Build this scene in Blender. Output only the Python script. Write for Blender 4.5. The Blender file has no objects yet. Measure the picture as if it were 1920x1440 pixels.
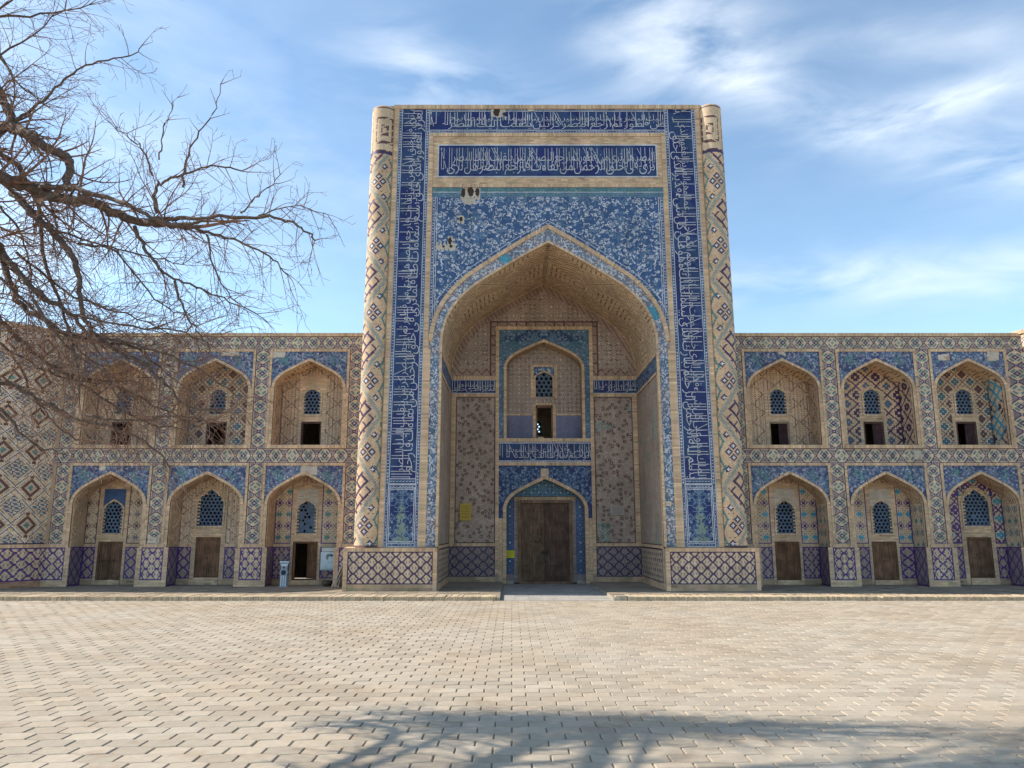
import bpy, math, random
import numpy as np
from mathutils import Vector, Matrix

R = math.radians
rng = np.random.default_rng(11)
random.seed(11)
sc = bpy.context.scene
COL = sc.collection

# ------------------------------------------------------------------ camera, sky, sun, exposure
F = 1442.0                      # focal length in pixels of the 1920 px wide photograph
PITCH = R(10.8)
EYE = 2.1
cam = bpy.data.cameras.new('camera')
cam.sensor_width = 36
cam.lens = F / 1920 * 36
cam.clip_end = 3000
camo = bpy.data.objects.new('camera', cam)
camo.location = (0, 0, EYE)
camo.rotation_euler = (R(90) + PITCH, 0, 0)
COL.objects.link(camo)
sc.camera = camo

SUN_BETA, SUN_EL = R(3.5), R(39.5)      # sun: nearly in the plane of the facade, from the left
sun_dir = Vector((-math.cos(SUN_BETA) * math.cos(SUN_EL), math.sin(SUN_BETA) * math.cos(SUN_EL), math.sin(SUN_EL)))
sl = bpy.data.lights.new('sun', 'SUN')
sl.energy = 3.55
sl.angle = R(0.53)
sl.color = (1.0, 0.93, 0.82)
slo = bpy.data.objects.new('sun', sl)
slo.rotation_euler = sun_dir.to_track_quat('Z', 'Y').to_euler()
COL.objects.link(slo)

world = bpy.data.worlds.new('World')
sc.world = world
world.use_nodes = True
nt = world.node_tree
nt.nodes.clear()
def wn(t, **k):
    n = nt.nodes.new(t)
    for a, b in k.items():
        setattr(n, a, b)
    return n
sky = wn('ShaderNodeTexSky')
sky.sky_type = 'NISHITA'
sky.sun_disc = False
sky.sun_elevation = SUN_EL
sky.sun_rotation = R(-90) + SUN_BETA
sky.air_density = 0.8
sky.dust_density = 0.35
sky.ozone_density = 1.6
bg = wn('ShaderNodeBackground')
bg.inputs[1].default_value = 0.15
wo = wn('ShaderNodeOutputWorld')
tc = wn('ShaderNodeTexCoord')
def pixdir(px, py):
    v = Vector(((px - 960), F * math.cos(PITCH) - (720 - py) * math.sin(PITCH), F * math.sin(PITCH) + (720 - py) * math.cos(PITCH)))
    return v.normalized()
def wmath(op, a, b=None, clamp=False):
    n = wn('ShaderNodeMath', operation=op, use_clamp=clamp)
    for i, x in enumerate((a, b)):
        if x is None: continue
        if isinstance(x, (int, float)): n.inputs[i].default_value = x
        else: nt.links.new(x, n.inputs[i])
    return n.outputs[0]
cloud = None
for (px, py, sx, sy, rot, amp) in [(770, 130, 80, 60, 35, .8), (905, 165, 120, 36, 8, .8), (1310, 60, 120, 75, 30, 1.25), (1450, 175, 150, 34, 20, 1.0),
                                   (1740, 205, 130, 24, -18, 1.3), (1860, 290, 130, 46, 5, .9), (1650, 520, 360, 36, -2, .95), (1750, 70, 130, 30, 0, .45),
                                   (540, 255, 150, 26, 30, .35), (1180, 130, 110, 50, 40, .5), (-150, 420, 420, 380, 0, .5), (2400, 300, 300, 200, 20, .5), (-900, 200, 500, 300, 0, .6)]:
    d = pixdir(px, py)
    right = Vector((1, 0, 0)) - d * d.x
    right.normalize()
    up = right.cross(d)
    a = R(-rot)
    e1 = right * math.cos(a) + up * math.sin(a)
    e2 = -right * math.sin(a) + up * math.cos(a)
    def dot(vec, s):
        n = wn('ShaderNodeVectorMath', operation='DOT_PRODUCT')
        nt.links.new(tc.outputs['Generated'], n.inputs[0])
        n.inputs[1].default_value = vec * s
        return n.outputs['Value']
    ax = dot(e1, F / sx)
    ay = dot(e2, F / sy)
    r2 = wmath('ADD', wmath('MULTIPLY', wmath('SUBTRACT', ax, d.dot(e1) * F / sx), wmath('SUBTRACT', ax, d.dot(e1) * F / sx)),
               wmath('MULTIPLY', wmath('SUBTRACT', ay, d.dot(e2) * F / sy), wmath('SUBTRACT', ay, d.dot(e2) * F / sy)))
    front = wmath('GREATER_THAN', dot(d, 1.0), 0.3)
    g = wmath('MULTIPLY', wmath('MULTIPLY', wmath('POWER', 2.718, wmath('MULTIPLY', r2, -0.8)), amp), front)
    cloud = g if cloud is None else wmath('ADD', cloud, g)
mp = wn('ShaderNodeMapping')
mp.inputs['Rotation'].default_value = (0, R(-28), 0)
mp.inputs['Scale'].default_value = (2.0, 2.0, 6.5)
nt.links.new(tc.outputs['Generated'], mp.inputs[0])
nz = wn('ShaderNodeTexNoise')
nz.inputs['Scale'].default_value = 2.6
nz.inputs['Detail'].default_value = 9
nz.inputs['Roughness'].default_value = 0.55
nz.inputs['Distortion'].default_value = 0.35
nt.links.new(mp.outputs[0], nz.inputs['Vector'])
ramp = wn('ShaderNodeMapRange')
ramp.inputs[1].default_value = 0.36
ramp.inputs[2].default_value = 0.80
ramp.inputs[4].default_value = 1.35
nt.links.new(nz.outputs[0], ramp.inputs[0])
cm = wmath('MULTIPLY', wmath('MULTIPLY', ramp.outputs[0], cloud), 0.62, clamp=True)
veil = wmath('ADD', wmath('MULTIPLY', ramp.outputs[0], 0.04), cm, clamp=True)
tint = wn('ShaderNodeMix', data_type='RGBA', blend_type='MULTIPLY')
tint.inputs[0].default_value = 1.0
nt.links.new(sky.outputs[0], tint.inputs[6])
SKY_TINT = (0.99, 1.03, 0.93, 1)
tint.inputs[7].default_value = SKY_TINT
mx = wn('ShaderNodeMix', data_type='RGBA')
nt.links.new(veil, mx.inputs[0])
nt.links.new(tint.outputs[2], mx.inputs[6])
mx.inputs[7].default_value = (4.3, 4.6, 4.9, 1)
nt.links.new(mx.outputs[2], bg.inputs[0])
nt.links.new(bg.outputs[0], wo.inputs[0])

sc.view_settings.view_transform = 'Standard'
sc.view_settings.look = 'None'
sc.view_settings.gamma = 1
sc.view_settings.use_curve_mapping = False
sc.view_settings.exposure = 0.98
try:
    sc.cycles.max_bounces = 8
    sc.cycles.diffuse_bounces = 5
except Exception:
    pass

# ------------------------------------------------------------------ measuring the photograph
def pt(px, py, Y):
    u = 720 - py
    t = Y / (F * math.cos(PITCH) - u * math.sin(PITCH))
    return (px - 960) * t, EYE + (F * math.sin(PITCH) + u * math.cos(PITCH)) * t
YP, YW, YB = 26.8, 28.7, 31.5          # portal front, arcade front, back wall of the portal recess
XC = 1.33
def zp(y): return pt(960, y, YP)[1]
def zb(y): return pt(960, y, YB)[1]
def zw(y): return pt(960, y, YW)[1]
def xb(x, y): return pt(x, y, YB)[0] - XC

# ------------------------------------------------------------------ materials
def mat_masonry(name='glazed tile and brick', scale=1.0, bump=0.25, dirt=0.22):
    m = bpy.data.materials.new(name)
    m.use_nodes = True
    n = m.node_tree.nodes; l = m.node_tree.links
    b = n['Principled BSDF']
    at = n.new('ShaderNodeAttribute'); at.attribute_name = 'Col'
    tcn = n.new('ShaderNodeTexCoord')
    n1 = n.new('ShaderNodeTexNoise'); n1.inputs['Scale'].default_value = 0.9 * scale; n1.inputs['Detail'].default_value = 8; n1.inputs['Roughness'].default_value = .65
    n2 = n.new('ShaderNodeTexNoise'); n2.inputs['Scale'].default_value = 38 * scale; n2.inputs['Detail'].default_value = 4
    l.new(tcn.outputs['Object'], n1.inputs['Vector']); l.new(tcn.outputs['Object'], n2.inputs['Vector'])
    mr = n.new('ShaderNodeMapRange'); mr.inputs[1].default_value = .3; mr.inputs[2].default_value = .7
    mr.inputs[3].default_value = 1 - dirt; mr.inputs[4].default_value = 1 + dirt * .7
    l.new(n1.outputs[0], mr.inputs[0])
    mr2 = n.new('ShaderNodeMapRange'); mr2.inputs[1].default_value = .25; mr2.inputs[2].default_value = .75
    mr2.inputs[3].default_value = .82; mr2.inputs[4].default_value = 1.15
    l.new(n2.outputs[0], mr2.inputs[0])
    ms = n.new('ShaderNodeMapping'); ms.inputs['Scale'].default_value = (2.6 * scale, 2.6 * scale, .22 * scale)
    l.new(tcn.outputs['Object'], ms.inputs[0])
    n3 = n.new('ShaderNodeTexNoise'); n3.inputs['Scale'].default_value = 1; n3.inputs['Detail'].default_value = 7; n3.inputs['Roughness'].default_value = .7
    l.new(ms.outputs[0], n3.inputs['Vector'])
    mr3 = n.new('ShaderNodeMapRange'); mr3.inputs[1].default_value = .35; mr3.inputs[2].default_value = .7
    mr3.inputs[3].default_value = 1.06; mr3.inputs[4].default_value = 1 - dirt * .9
    l.new(n3.outputs[0], mr3.inputs[0])
    m0 = n.new('ShaderNodeMath'); m0.operation = 'MULTIPLY'; l.new(mr.outputs[0], m0.inputs[0]); l.new(mr3.outputs[0], m0.inputs[1])
    mu = n.new('ShaderNodeMath'); mu.operation = 'MULTIPLY'
    l.new(m0.outputs[0], mu.inputs[0]); l.new(mr2.outputs[0], mu.inputs[1])
    vm = n.new('ShaderNodeVectorMath'); vm.operation = 'SCALE'
    l.new(at.outputs['Color'], vm.inputs[0]); l.new(mu.outputs[0], vm.inputs['Scale'])
    l.new(vm.outputs[0], b.inputs['Base Color'])
    rr = n.new('ShaderNodeMapRange'); rr.inputs[3].default_value = .9; rr.inputs[4].default_value = .38
    l.new(at.outputs['Alpha'], rr.inputs[0]); l.new(rr.outputs[0], b.inputs['Roughness'])
    b.inputs['Specular IOR Level'].default_value = .35
    bp = n.new('ShaderNodeBump'); bp.inputs['Strength'].default_value = bump; bp.inputs['Distance'].default_value = .012
    l.new(n2.outputs[0], bp.inputs['Height']); l.new(bp.outputs[0], b.inputs['Normal'])
    return m
def mat_wood():
    m = bpy.data.materials.new('weathered door wood'); m.use_nodes = True
    n = m.node_tree.nodes; l = m.node_tree.links; b = n['Principled BSDF']
    at = n.new('ShaderNodeAttribute'); at.attribute_name = 'Col'
    tcn = n.new('ShaderNodeTexCoord'); mpn = n.new('ShaderNodeMapping'); mpn.inputs['Scale'].default_value = (34, 34, 1.6)
    l.new(tcn.outputs['Object'], mpn.inputs[0])
    n1 = n.new('ShaderNodeTexNoise'); n1.inputs['Scale'].default_value = 1; n1.inputs['Detail'].default_value = 6
    l.new(mpn.outputs[0], n1.inputs['Vector'])
    n2 = n.new('ShaderNodeTexNoise'); n2.inputs['Scale'].default_value = 3; n2.inputs['Detail'].default_value = 8
    l.new(tcn.outputs['Object'], n2.inputs['Vector'])
    mr = n.new('ShaderNodeMapRange'); mr.inputs[1].default_value = .3; mr.inputs[2].default_value = .7; mr.inputs[3].default_value = .55; mr.inputs[4].default_value = 1.35
    l.new(n1.outputs[0], mr.inputs[0])
    mr2 = n.new('ShaderNodeMapRange'); mr2.inputs[1].default_value = .35; mr2.inputs[2].default_value = .7; mr2.inputs[3].default_value = .7; mr2.inputs[4].default_value = 1.3
    l.new(n2.outputs[0], mr2.inputs[0])
    mu = n.new('ShaderNodeMath'); mu.operation = 'MULTIPLY'; l.new(mr.outputs[0], mu.inputs[0]); l.new(mr2.outputs[0], mu.inputs[1])
    vm = n.new('ShaderNodeVectorMath'); vm.operation = 'SCALE'
    l.new(at.outputs['Color'], vm.inputs[0]); l.new(mu.outputs[0], vm.inputs['Scale']); l.new(vm.outputs[0], b.inputs['Base Color'])
    b.inputs['Roughness'].default_value = .75; b.inputs['Specular IOR Level'].default_value = .25
    bp = n.new('ShaderNodeBump'); bp.inputs['Strength'].default_value = .4; bp.inputs['Distance'].default_value = .01
    l.new(n1.outputs[0], bp.inputs['Height']); l.new(bp.outputs[0], b.inputs['Normal'])
    return m
def mat_bark():
    m = bpy.data.materials.new('brown bark'); m.use_nodes = True
    n = m.node_tree.nodes; l = m.node_tree.links; b = n['Principled BSDF']
    at = n.new('ShaderNodeAttribute'); at.attribute_name = 'Col'
    tcn = n.new('ShaderNodeTexCoord')
    n1 = n.new('ShaderNodeTexNoise'); n1.inputs['Scale'].default_value = 14; n1.inputs['Detail'].default_value = 6
    l.new(tcn.outputs['Object'], n1.inputs['Vector'])
    mr = n.new('ShaderNodeMapRange'); mr.inputs[1].default_value = .3; mr.inputs[2].default_value = .7; mr.inputs[3].default_value = .6; mr.inputs[4].default_value = 1.35
    l.new(n1.outputs[0], mr.inputs[0])
    vm = n.new('ShaderNodeVectorMath'); vm.operation = 'SCALE'
    l.new(at.outputs['Color'], vm.inputs[0]); l.new(mr.outputs[0], vm.inputs['Scale']); l.new(vm.outputs[0], b.inputs['Base Color'])
    b.inputs['Roughness'].default_value = .8
    bp = n.new('ShaderNodeBump'); bp.inputs['Strength'].default_value = .5; bp.inputs['Distance'].default_value = .02
    l.new(n1.outputs[0], bp.inputs['Height']); l.new(bp.outputs[0], b.inputs['Normal'])
    return m
def mat_paver(use_obj):
    """sandy concrete paver: per-stone tone, blotches of dust, fine grain"""
    m = bpy.data.materials.new('sandy paving stone' + (' single' if use_obj else ''))
    m.use_nodes = True
    n = m.node_tree.nodes; l = m.node_tree.links; b = n['Principled BSDF']
    geo = n.new('ShaderNodeNewGeometry')
    if use_obj:
        oi = n.new('ShaderNodeObjectInfo')
        rnd = oi.outputs['Random']
    else:
        at = n.new('ShaderNodeAttribute'); at.attribute_name = 'Col'
        rnd = at.outputs['Alpha']
    n1 = n.new('ShaderNodeTexNoise'); n1.inputs['Scale'].default_value = .42; n1.inputs['Detail'].default_value = 7; n1.inputs['Roughness'].default_value = .6
    n2 = n.new('ShaderNodeTexNoise'); n2.inputs['Scale'].default_value = 9; n2.inputs['Detail'].default_value = 8; n2.inputs['Roughness'].default_value = .7
    n3 = n.new('ShaderNodeTexNoise'); n3.inputs['Scale'].default_value = 2.2; n3.inputs['Detail'].default_value = 9; n3.inputs['Roughness'].default_value = .7
    for q in (n1, n2, n3): l.new(geo.outputs['Position'], q.inputs['Vector'])
    cr = n.new('ShaderNodeMix'); cr.data_type = 'RGBA'
    cr.inputs[6].default_value = (.385, .305, .218, 1); cr.inputs[7].default_value = (.425, .362, .28, 1)
    mr = n.new('ShaderNodeMapRange'); mr.inputs[1].default_value = .35; mr.inputs[2].default_value = .65
    l.new(n1.outputs[0], mr.inputs[0]); l.new(mr.outputs[0], cr.inputs[0])
    st = n.new('ShaderNodeMix'); st.data_type = 'RGBA'; st.inputs[7].default_value = (.28, .185, .12, 1)
    ms = n.new('ShaderNodeMapRange'); ms.inputs[1].default_value = .54; ms.inputs[2].default_value = .74; ms.inputs[4].default_value = .7
    l.new(n3.outputs[0], ms.inputs[0]); l.new(ms.outputs[0], st.inputs[0]); l.new(cr.outputs[2], st.inputs[6])
    m2 = n.new('ShaderNodeMapRange'); m2.inputs[1].default_value = .3; m2.inputs[2].default_value = .7; m2.inputs[3].default_value = .88; m2.inputs[4].default_value = 1.1
    l.new(n2.outputs[0], m2.inputs[0])
    m3 = n.new('ShaderNodeMapRange'); m3.inputs[3].default_value = .85; m3.inputs[4].default_value = 1.10
    l.new(rnd, m3.inputs[0])
    mu = n.new('ShaderNodeMath'); mu.operation = 'MULTIPLY'; l.new(m2.outputs[0], mu.inputs[0]); l.new(m3.outputs[0], mu.inputs[1])
    vm = n.new('ShaderNodeVectorMath'); vm.operation = 'SCALE'
    l.new(st.outputs[2], vm.inputs[0]); l.new(mu.outputs[0], vm.inputs['Scale']); l.new(vm.outputs[0], b.inputs['Base Color'])
    b.inputs['Roughness'].default_value = .85; b.inputs['Specular IOR Level'].default_value = .3
    bp = n.new('ShaderNodeBump'); bp.inputs['Strength'].default_value = .35; bp.inputs['Distance'].default_value = .008
    l.new(n2.outputs[0], bp.inputs['Height']); l.new(bp.outputs[0], b.inputs['Normal'])
    return m
MAS = mat_masonry()
WOOD = mat_wood()
BARK = mat_bark()
PAV = mat_paver(False)
PAVO = mat_paver(True)
PLAIN = mat_masonry('painted metal and paper', 3.0, .05, .06)

# palette (linear albedo, alpha = glaze)
P = dict(
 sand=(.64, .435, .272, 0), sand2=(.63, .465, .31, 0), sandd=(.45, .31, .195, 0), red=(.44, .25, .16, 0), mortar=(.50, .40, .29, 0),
 purple=(.060, .032, .085, .8), vio=(.085, .03, .17, .8), turq=(.10, .22, .205, .5), mauve=(.235, .19, .19, .4), white=(.66, .64, .60, .7),
 blue=(.025, .055, .145, .5), blue2=(.042, .092, .205, .5), blue3=(.13, .20, .29, .5), pale=(.54, .53, .56, .4), lil2=(.26, .26, .31, .4), wb=(.058, .070, .150, .4), wb2=(.085, .095, .185, .4), teal=(.06, .15, .20, .6),
 navy=(.012, .022, .12, .8), choc=(.125, .062, .06, .4), gb=(.375, .265, .205, .1), gb2=(.41, .30, .235, .1), line=(.44, .38, .32, .2),
 plaster=(.55, .47, .38, 0), hole=(.05, .035, .025, 0), cyan=(.06, .30, .42, .8), slate=(.095, .135, .20, .3), green=(.20, .26, .22, .5), lil=(.19, .18, .29, .5),
 dust=(.42, .36, .29, 0), brow=(.235, .155, .095, 0))
NAMES = list(P)
PAL = np.array([P[k] for k in NAMES], dtype=np.float64)
I = {k: i for i, k in enumerate(NAMES)}

# ------------------------------------------------------------------ mesh collecting
def c4(c, n):
    c = np.asarray(c, float)
    if c.ndim == 1: c = np.repeat(c[None], n, 0)
    if c.shape[1] == 3: c = np.concatenate([c, np.zeros((len(c), 1))], 1)
    return c
class Soup:
    def __init__(s):
        s.q = []; s.qc = []; s.t = []; s.tc = []
    def quads(s, q, c):
        q = np.asarray(q, float).reshape(-1, 4, 3)
        c = c4(c, len(q))
        if len(q): s.q.append(q); s.qc.append(c)
    def tris(s, t, c):
        t = np.asarray(t, float).reshape(-1, 3, 3)
        c = c4(c, len(t))
        if len(t): s.t.append(t); s.tc.append(c)
    def box(s, x0, x1, y0, y1, z0, z1, c, M=None):
        v = np.array([[x, y, z] for z in (z0, z1) for y in (y0, y1) for x in (x0, x1)], float)
        if M is not None:
            v = (np.array(M.to_3x3()) @ v.T).T + np.array(M.translation)
        f = [[0, 2, 3, 1], [4, 5, 7, 6], [0, 1, 5, 4], [2, 6, 7, 3], [0, 4, 6, 2], [1, 3, 7, 5]]
        s.quads(v[np.array(f)], c)
    def tube(s, pts, rad, c, n=8):
        pts = [Vector(p) for p in pts]
        rings = []
        for i, p in enumerate(pts):
            t = (pts[min(i + 1, len(pts) - 1)] - pts[max(i - 1, 0)]).normalized()
            a = t.cross(Vector((0.13, 0.21, 1)) if abs(t.z) < .9 else Vector((1, 0.1, 0))).normalized()
            b = t.cross(a)
            r = rad[i] if hasattr(rad, '__len__') else rad
            rings.append([p + (a * math.cos(2 * math.pi * k / n) + b * math.sin(2 * math.pi * k / n)) * r for k in range(n)])
        q = []
        for i in range(len(rings) - 1):
            for k in range(n):
                k2 = (k + 1) % n
                q.append([rings[i][k], rings[i][k2], rings[i + 1][k2], rings[i + 1][k]])
        s.quads(np.array(q), c)
        for rg in (rings[0][::-1], rings[-1]):
            cc = sum((Vector(v) for v in rg), Vector()) / n
            s.tris(np.array([[rg[k], rg[(k + 1) % n], cc] for k in range(n)]), c)
    def build(s, name, mat, parent=None, kind=None, label=None, smooth=False, flip=False):
        nq = sum(len(a) for a in s.q); ntr = sum(len(a) for a in s.t)
        me = bpy.data.meshes.new(name)
        V = []; C = []
        if nq:
            V.append(np.concatenate(s.q).reshape(-1, 3)); C.append(np.repeat(np.concatenate(s.qc), 4, 0))
        if ntr:
            V.append(np.concatenate(s.t).reshape(-1, 3)); C.append(np.repeat(np.concatenate(s.tc), 3, 0))
        V = np.concatenate(V); C = np.concatenate(C)
        me.vertices.add(len(V)); me.vertices.foreach_set('co', V.astype(np.float32).ravel())
        me.loops.add(len(V)); me.loops.foreach_set('vertex_index', np.arange(len(V), dtype=np.int32))
        me.polygons.add(nq + ntr)
        ls = np.concatenate([np.arange(nq) * 4, nq * 4 + np.arange(ntr) * 3]).astype(np.int32)
        me.polygons.foreach_set('loop_start', ls)
        me.update(calc_edges=True)
        ca = me.attributes.new('Col', 'FLOAT_COLOR', 'CORNER')
        if C.shape[1] == 3: C = np.concatenate([C, np.zeros((len(C), 1))], 1)
        ca.data.foreach_set('color', C.astype(np.float32).ravel())
        me.materials.append(mat)
        if smooth:
            me.polygons.foreach_set('use_smooth', np.ones(nq + ntr, bool))
        me.validate()
        o = bpy.data.objects.new(name, me)
        COL.objects.link(o)
        if parent is not None: attach(o, parent)
        if kind: o['kind'] = kind
        if label: o['label'] = label
        return o
WORLDLOC = {}
def attach(o, parent):
    o.parent = parent
    L = WORLDLOC.get(parent.name, Vector((0, 0, 0)))
    o.matrix_parent_inverse = Matrix.Translation(-L)
def thing(name, label, cat, loc=(0, 0, 0), group=None):
    o = bpy.data.objects.new(name, None)
    o.empty_display_size = .3
    o.location = loc
    COL.objects.link(o)
    WORLDLOC[o.name] = Vector(loc)
    o['label'] = label; o['category'] = cat
    if group: o['group'] = group
    return o
def tag(o, label, cat, group=None):
    o['label'] = label; o['category'] = cat
    if group: o['group'] = group
    return o
def jit(c, n, a=.09):
    c = np.asarray(c, float)
    if c.ndim == 1: c = np.repeat(c[None], n, 0)
    c = c.copy()
    c[:, :3] *= np.clip(1 + rng.normal(0, a, (n, 1)) + rng.normal(0, a * .25, (n, 3)), .4, 1.7)
    return c

# ------------------------------------------------------------------ surface maps (u, v, d) -> point, d = distance out of the surface
def plane(Y, x0=0.0):
    return lambda u, v, d: np.stack([u + x0, np.zeros_like(u) + Y - d, v + 0 * u], -1)
def pmap(u, v, d):              # front of the portal, leaning in very slightly
    return np.stack([XC + u * (1 - .0013 * (v - 1.5)), np.zeros_like(u) + YP - d, v + 0 * u], -1)
def side(X, nx, Y0):            # u runs in depth from Y0, normal towards nx
    return lambda u, v, d: np.stack([X + nx * (d + 0 * u), Y0 + u, v + 0 * u], -1)
def topdown(Z, Y0):
    return lambda u, v, d: np.stack([u, Y0 + v, Z + d + 0 * u], -1)

def mosaic(S, idx, u0, v0, cu, cv, fm, d=.01, maxrun=4, ja=.08):
    nv, nu = idx.shape
    br = np.ones((nv, nu), bool)
    col = np.arange(nu)[None, :]
    off = rng.integers(0, maxrun, (nv, 1)) if maxrun > 1 else np.zeros((nv, 1), int)
    br[:, 1:] = (idx[:, 1:] != idx[:, :-1]) | (((col + off) % maxrun == 0)[:, 1:])
    js, is_ = np.nonzero(br)
    flat = js * nu + is_
    nxt = np.append(flat[1:], nv * nu)
    rowend = (js + 1) * nu
    ie = is_ + (np.minimum(nxt, rowend) - flat)
    val = idx[js, is_]
    k = val >= 0
    js, is_, ie, val = js[k], is_[k], ie[k], val[k]
    if not len(js): return
    ua = u0 + is_ * cu; ub = u0 + ie * cu; va = v0 + js * cv; vb = va + cv
    dd = np.full(len(ua), d)
    q = np.stack([fm(ua, va, dd), fm(ub, va, dd), fm(ub, vb, dd), fm(ua, vb, dd)], 1)
    S.quads(q, jit(PAL[val], len(val), ja))
def grid(u0, u1, v0, v1, c):
    nu = max(1, int(round((u1 - u0) / c))); nv = max(1, int(round((v1 - v0) / c)))
    cu = (u1 - u0) / nu; cv = (v1 - v0) / nv
    U, V = np.meshgrid(u0 + (np.arange(nu) + .5) * cu, v0 + (np.arange(nv) + .5) * cv)
    return U, V, cu, cv
def area(S, u0, u1, v0, v1, c, fm, pat, mask=None, d=.01, maxrun=4, ja=.08, rel=True):
    """fill a rectangle of the surface with a tile pattern pat(U, V, W, H) -> palette index"""
    U, V, cu, cv = grid(u0, u1, v0, v1, c)
    idx = pat(U - u0, V - v0, u1 - u0, v1 - v0) if rel else pat(U, V, u1 - u0, v1 - v0)
    idx = np.array(idx)
    if mask is not None: idx = np.where(mask(U, V), idx, -1)
    mosaic(S, idx, u0, v0, cu, cv, fm, d, maxrun, ja)
def bricks(S, u0, u1, v0, v1, fm, mask=None, bw=.26, bh=.062, col='sand', d=.012, vertical=False, ja=.13):
    if vertical: bw, bh = bh, bw
    nr = max(1, int(round((v1 - v0) / bh))); h = (v1 - v0) / nr
    nc = max(1, int(round((u1 - u0) / bw))); w = (u1 - u0) / nc
    j, i = np.meshgrid(np.arange(nr), np.arange(-1, nc + 1), indexing='ij')
    ua = u0 + (i + .5 * (j % 2)) * w; ub = ua + w - .010
    ua = np.clip(ua, u0, u1); ub = np.clip(ub, u0, u1)
    va = v0 + j * h; vb = va + h - .010
    ua, ub, va, vb = [a.ravel() for a in (ua, ub, va, vb)]
    k = ub - ua > .01
    if mask is not None: k &= mask((ua + ub) / 2, (va + vb) / 2)
    ua, ub, va, vb = ua[k], ub[k], va[k], vb[k]
    dd = np.full(len(ua), d)
    q = np.stack([fm(ua, va, dd), fm(ub, va, dd), fm(ub, vb, dd), fm(ua, vb, dd)], 1)
    S.quads(q, jit(P[col], len(q), ja))
    U, V, cu, cv = grid(u0, u1, v0, v1, .06)
    idx = np.full(U.shape, I['mortar'])
    if mask is not None: idx = np.where(mask(U, V), idx, -1)
    mosaic(S, idx, u0, v0, cu, cv, fm, d - .006, 60, .03)
def strip(S, A, B, fm, d1=.04, d0=0.0, step=.066, col='sand', ja=.13, gap=.009):
    """bricks on edge between two polylines A and B (same count), standing d1 proud"""
    A = np.array(A, float); B = np.array(B, float)
    Mid = (A + B) / 2
    s = np.concatenate([[0], np.cumsum(np.hypot(*np.diff(Mid, axis=0).T))])
    n = max(1, int(round(s[-1] / step)))
    e = np.linspace(0, s[-1], n + 1)
    g = gap / 2
    def at(P_, t): return np.stack([np.interp(t, s, P_[:, 0]), np.interp(t, s, P_[:, 1])], -1)
    def wall(ea, eb, da, db, c, caps=True):
        a0, a1, b1, b0 = at(A, ea), at(A, eb), at(B, eb), at(B, ea)
        up = [fm(p[:, 0], p[:, 1], np.full(len(p), db)) for p in (a0, a1, b1, b0)]
        lo = [fm(p[:, 0], p[:, 1], np.full(len(p), da)) for p in (a0, a1, b1, b0)]
        S.quads(np.stack(up, 1), c)
        rngk = range(4) if caps else (0, 2)
        for k in rngk:
            k2 = (k + 1) % 4
            S.quads(np.stack([lo[k], lo[k2], up[k2], up[k]], 1), c)
    c = jit(P[col], n, ja)
    wall(e[:-1] + g, e[1:] - g, d1 - .012, d1, c)
    wall(e[:-1], e[1:], d0, d1 - .008, jit(P['mortar'], n, .03), False)
def frame_h(S, u0, u1, v0, v1, fm, **k):     # straight course, bricks laid across its height
    strip(S, [(u0, v0), (u1, v0)], [(u0, v1), (u1, v1)], fm, **k)
def frame_v(S, u0, u1, v0, v1, fm, **k):
    strip(S, [(u0, v0), (u0, v1)], [(u1, v0), (u1, v1)], fm, **k)

# pointed four-centred arch, half width 1, rise 1
_pr = np.array([(1, 0), (.997, .06), (.985, .13), (.955, .235), (.90, .345), (.82, .45), (.71, .555), (.595, .635), (.48, .712), (.35, .795), (.215, .88), (.1, .945), (0, 1)])
def archpts(a, zs, rise, n=26, uc=0.0):
    s = np.concatenate([[0], np.cumsum(np.hypot(*np.diff(_pr, axis=0).T))])
    t = np.linspace(0, s[-1], n)
    x = np.interp(t, s, _pr[:, 0]); z = np.interp(t, s, _pr[:, 1])
    L = np.stack([uc - a * x, zs + rise * z], -1); Rr = np.stack([uc + a * x[::-1], zs + rise * z[::-1]], -1)
    return np.concatenate([L, Rr[1:]])
def inarch(U, V, a, zs, rise, uc=0.0, z0=-99):
    x = np.abs(U - uc) / a
    zz = np.interp(x, _pr[::-1, 0], _pr[::-1, 1])
    return (x < 1) & (V < zs + rise * zz) & (V > z0)
def archstrip(S, fm, a0, r0, a1, r1, zs, zbase=None, uc=0.0, **k):
    A = archpts(a0, zs, r0, uc=uc); B = archpts(a1, zs, r1, uc=uc)
    if zbase is not None:
        A = np.concatenate([[(uc - a0, zbase)], A, [(uc + a0, zbase)]]); B = np.concatenate([[(uc - a1, zbase)], B, [(uc + a1, zbase)]])
    strip(S, A, B, fm, **k)
def profile_map(a, zs, rise, zbase, Y0, uc=0.0, n=60):
    """soffit of an arch and its jambs: u along the curve, v in depth; d towards the inside"""
    A = archpts(a, zs, rise, n, uc)
    A = np.concatenate([[(uc - a, zbase)], A, [(uc + a, zbase)]])
    s = np.concatenate([[0], np.cumsum(np.hypot(*np.diff(A, axis=0).T))])
    T = np.gradient(A, axis=0); T /= np.maximum(np.hypot(*T.T)[:, None], 1e-9)
    Nn = np.stack([T[:, 1], -T[:, 0]], -1)          # pointing inwards
    def fm(u, v, d):
        x = np.interp(u, s, A[:, 0]) + d * np.interp(u, s, Nn[:, 0])
        z = np.interp(u, s, A[:, 1]) + d * np.interp(u, s, Nn[:, 1])
        return np.stack([x, Y0 + v + 0 * x, z], -1)
    return fm, s[-1]

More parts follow.
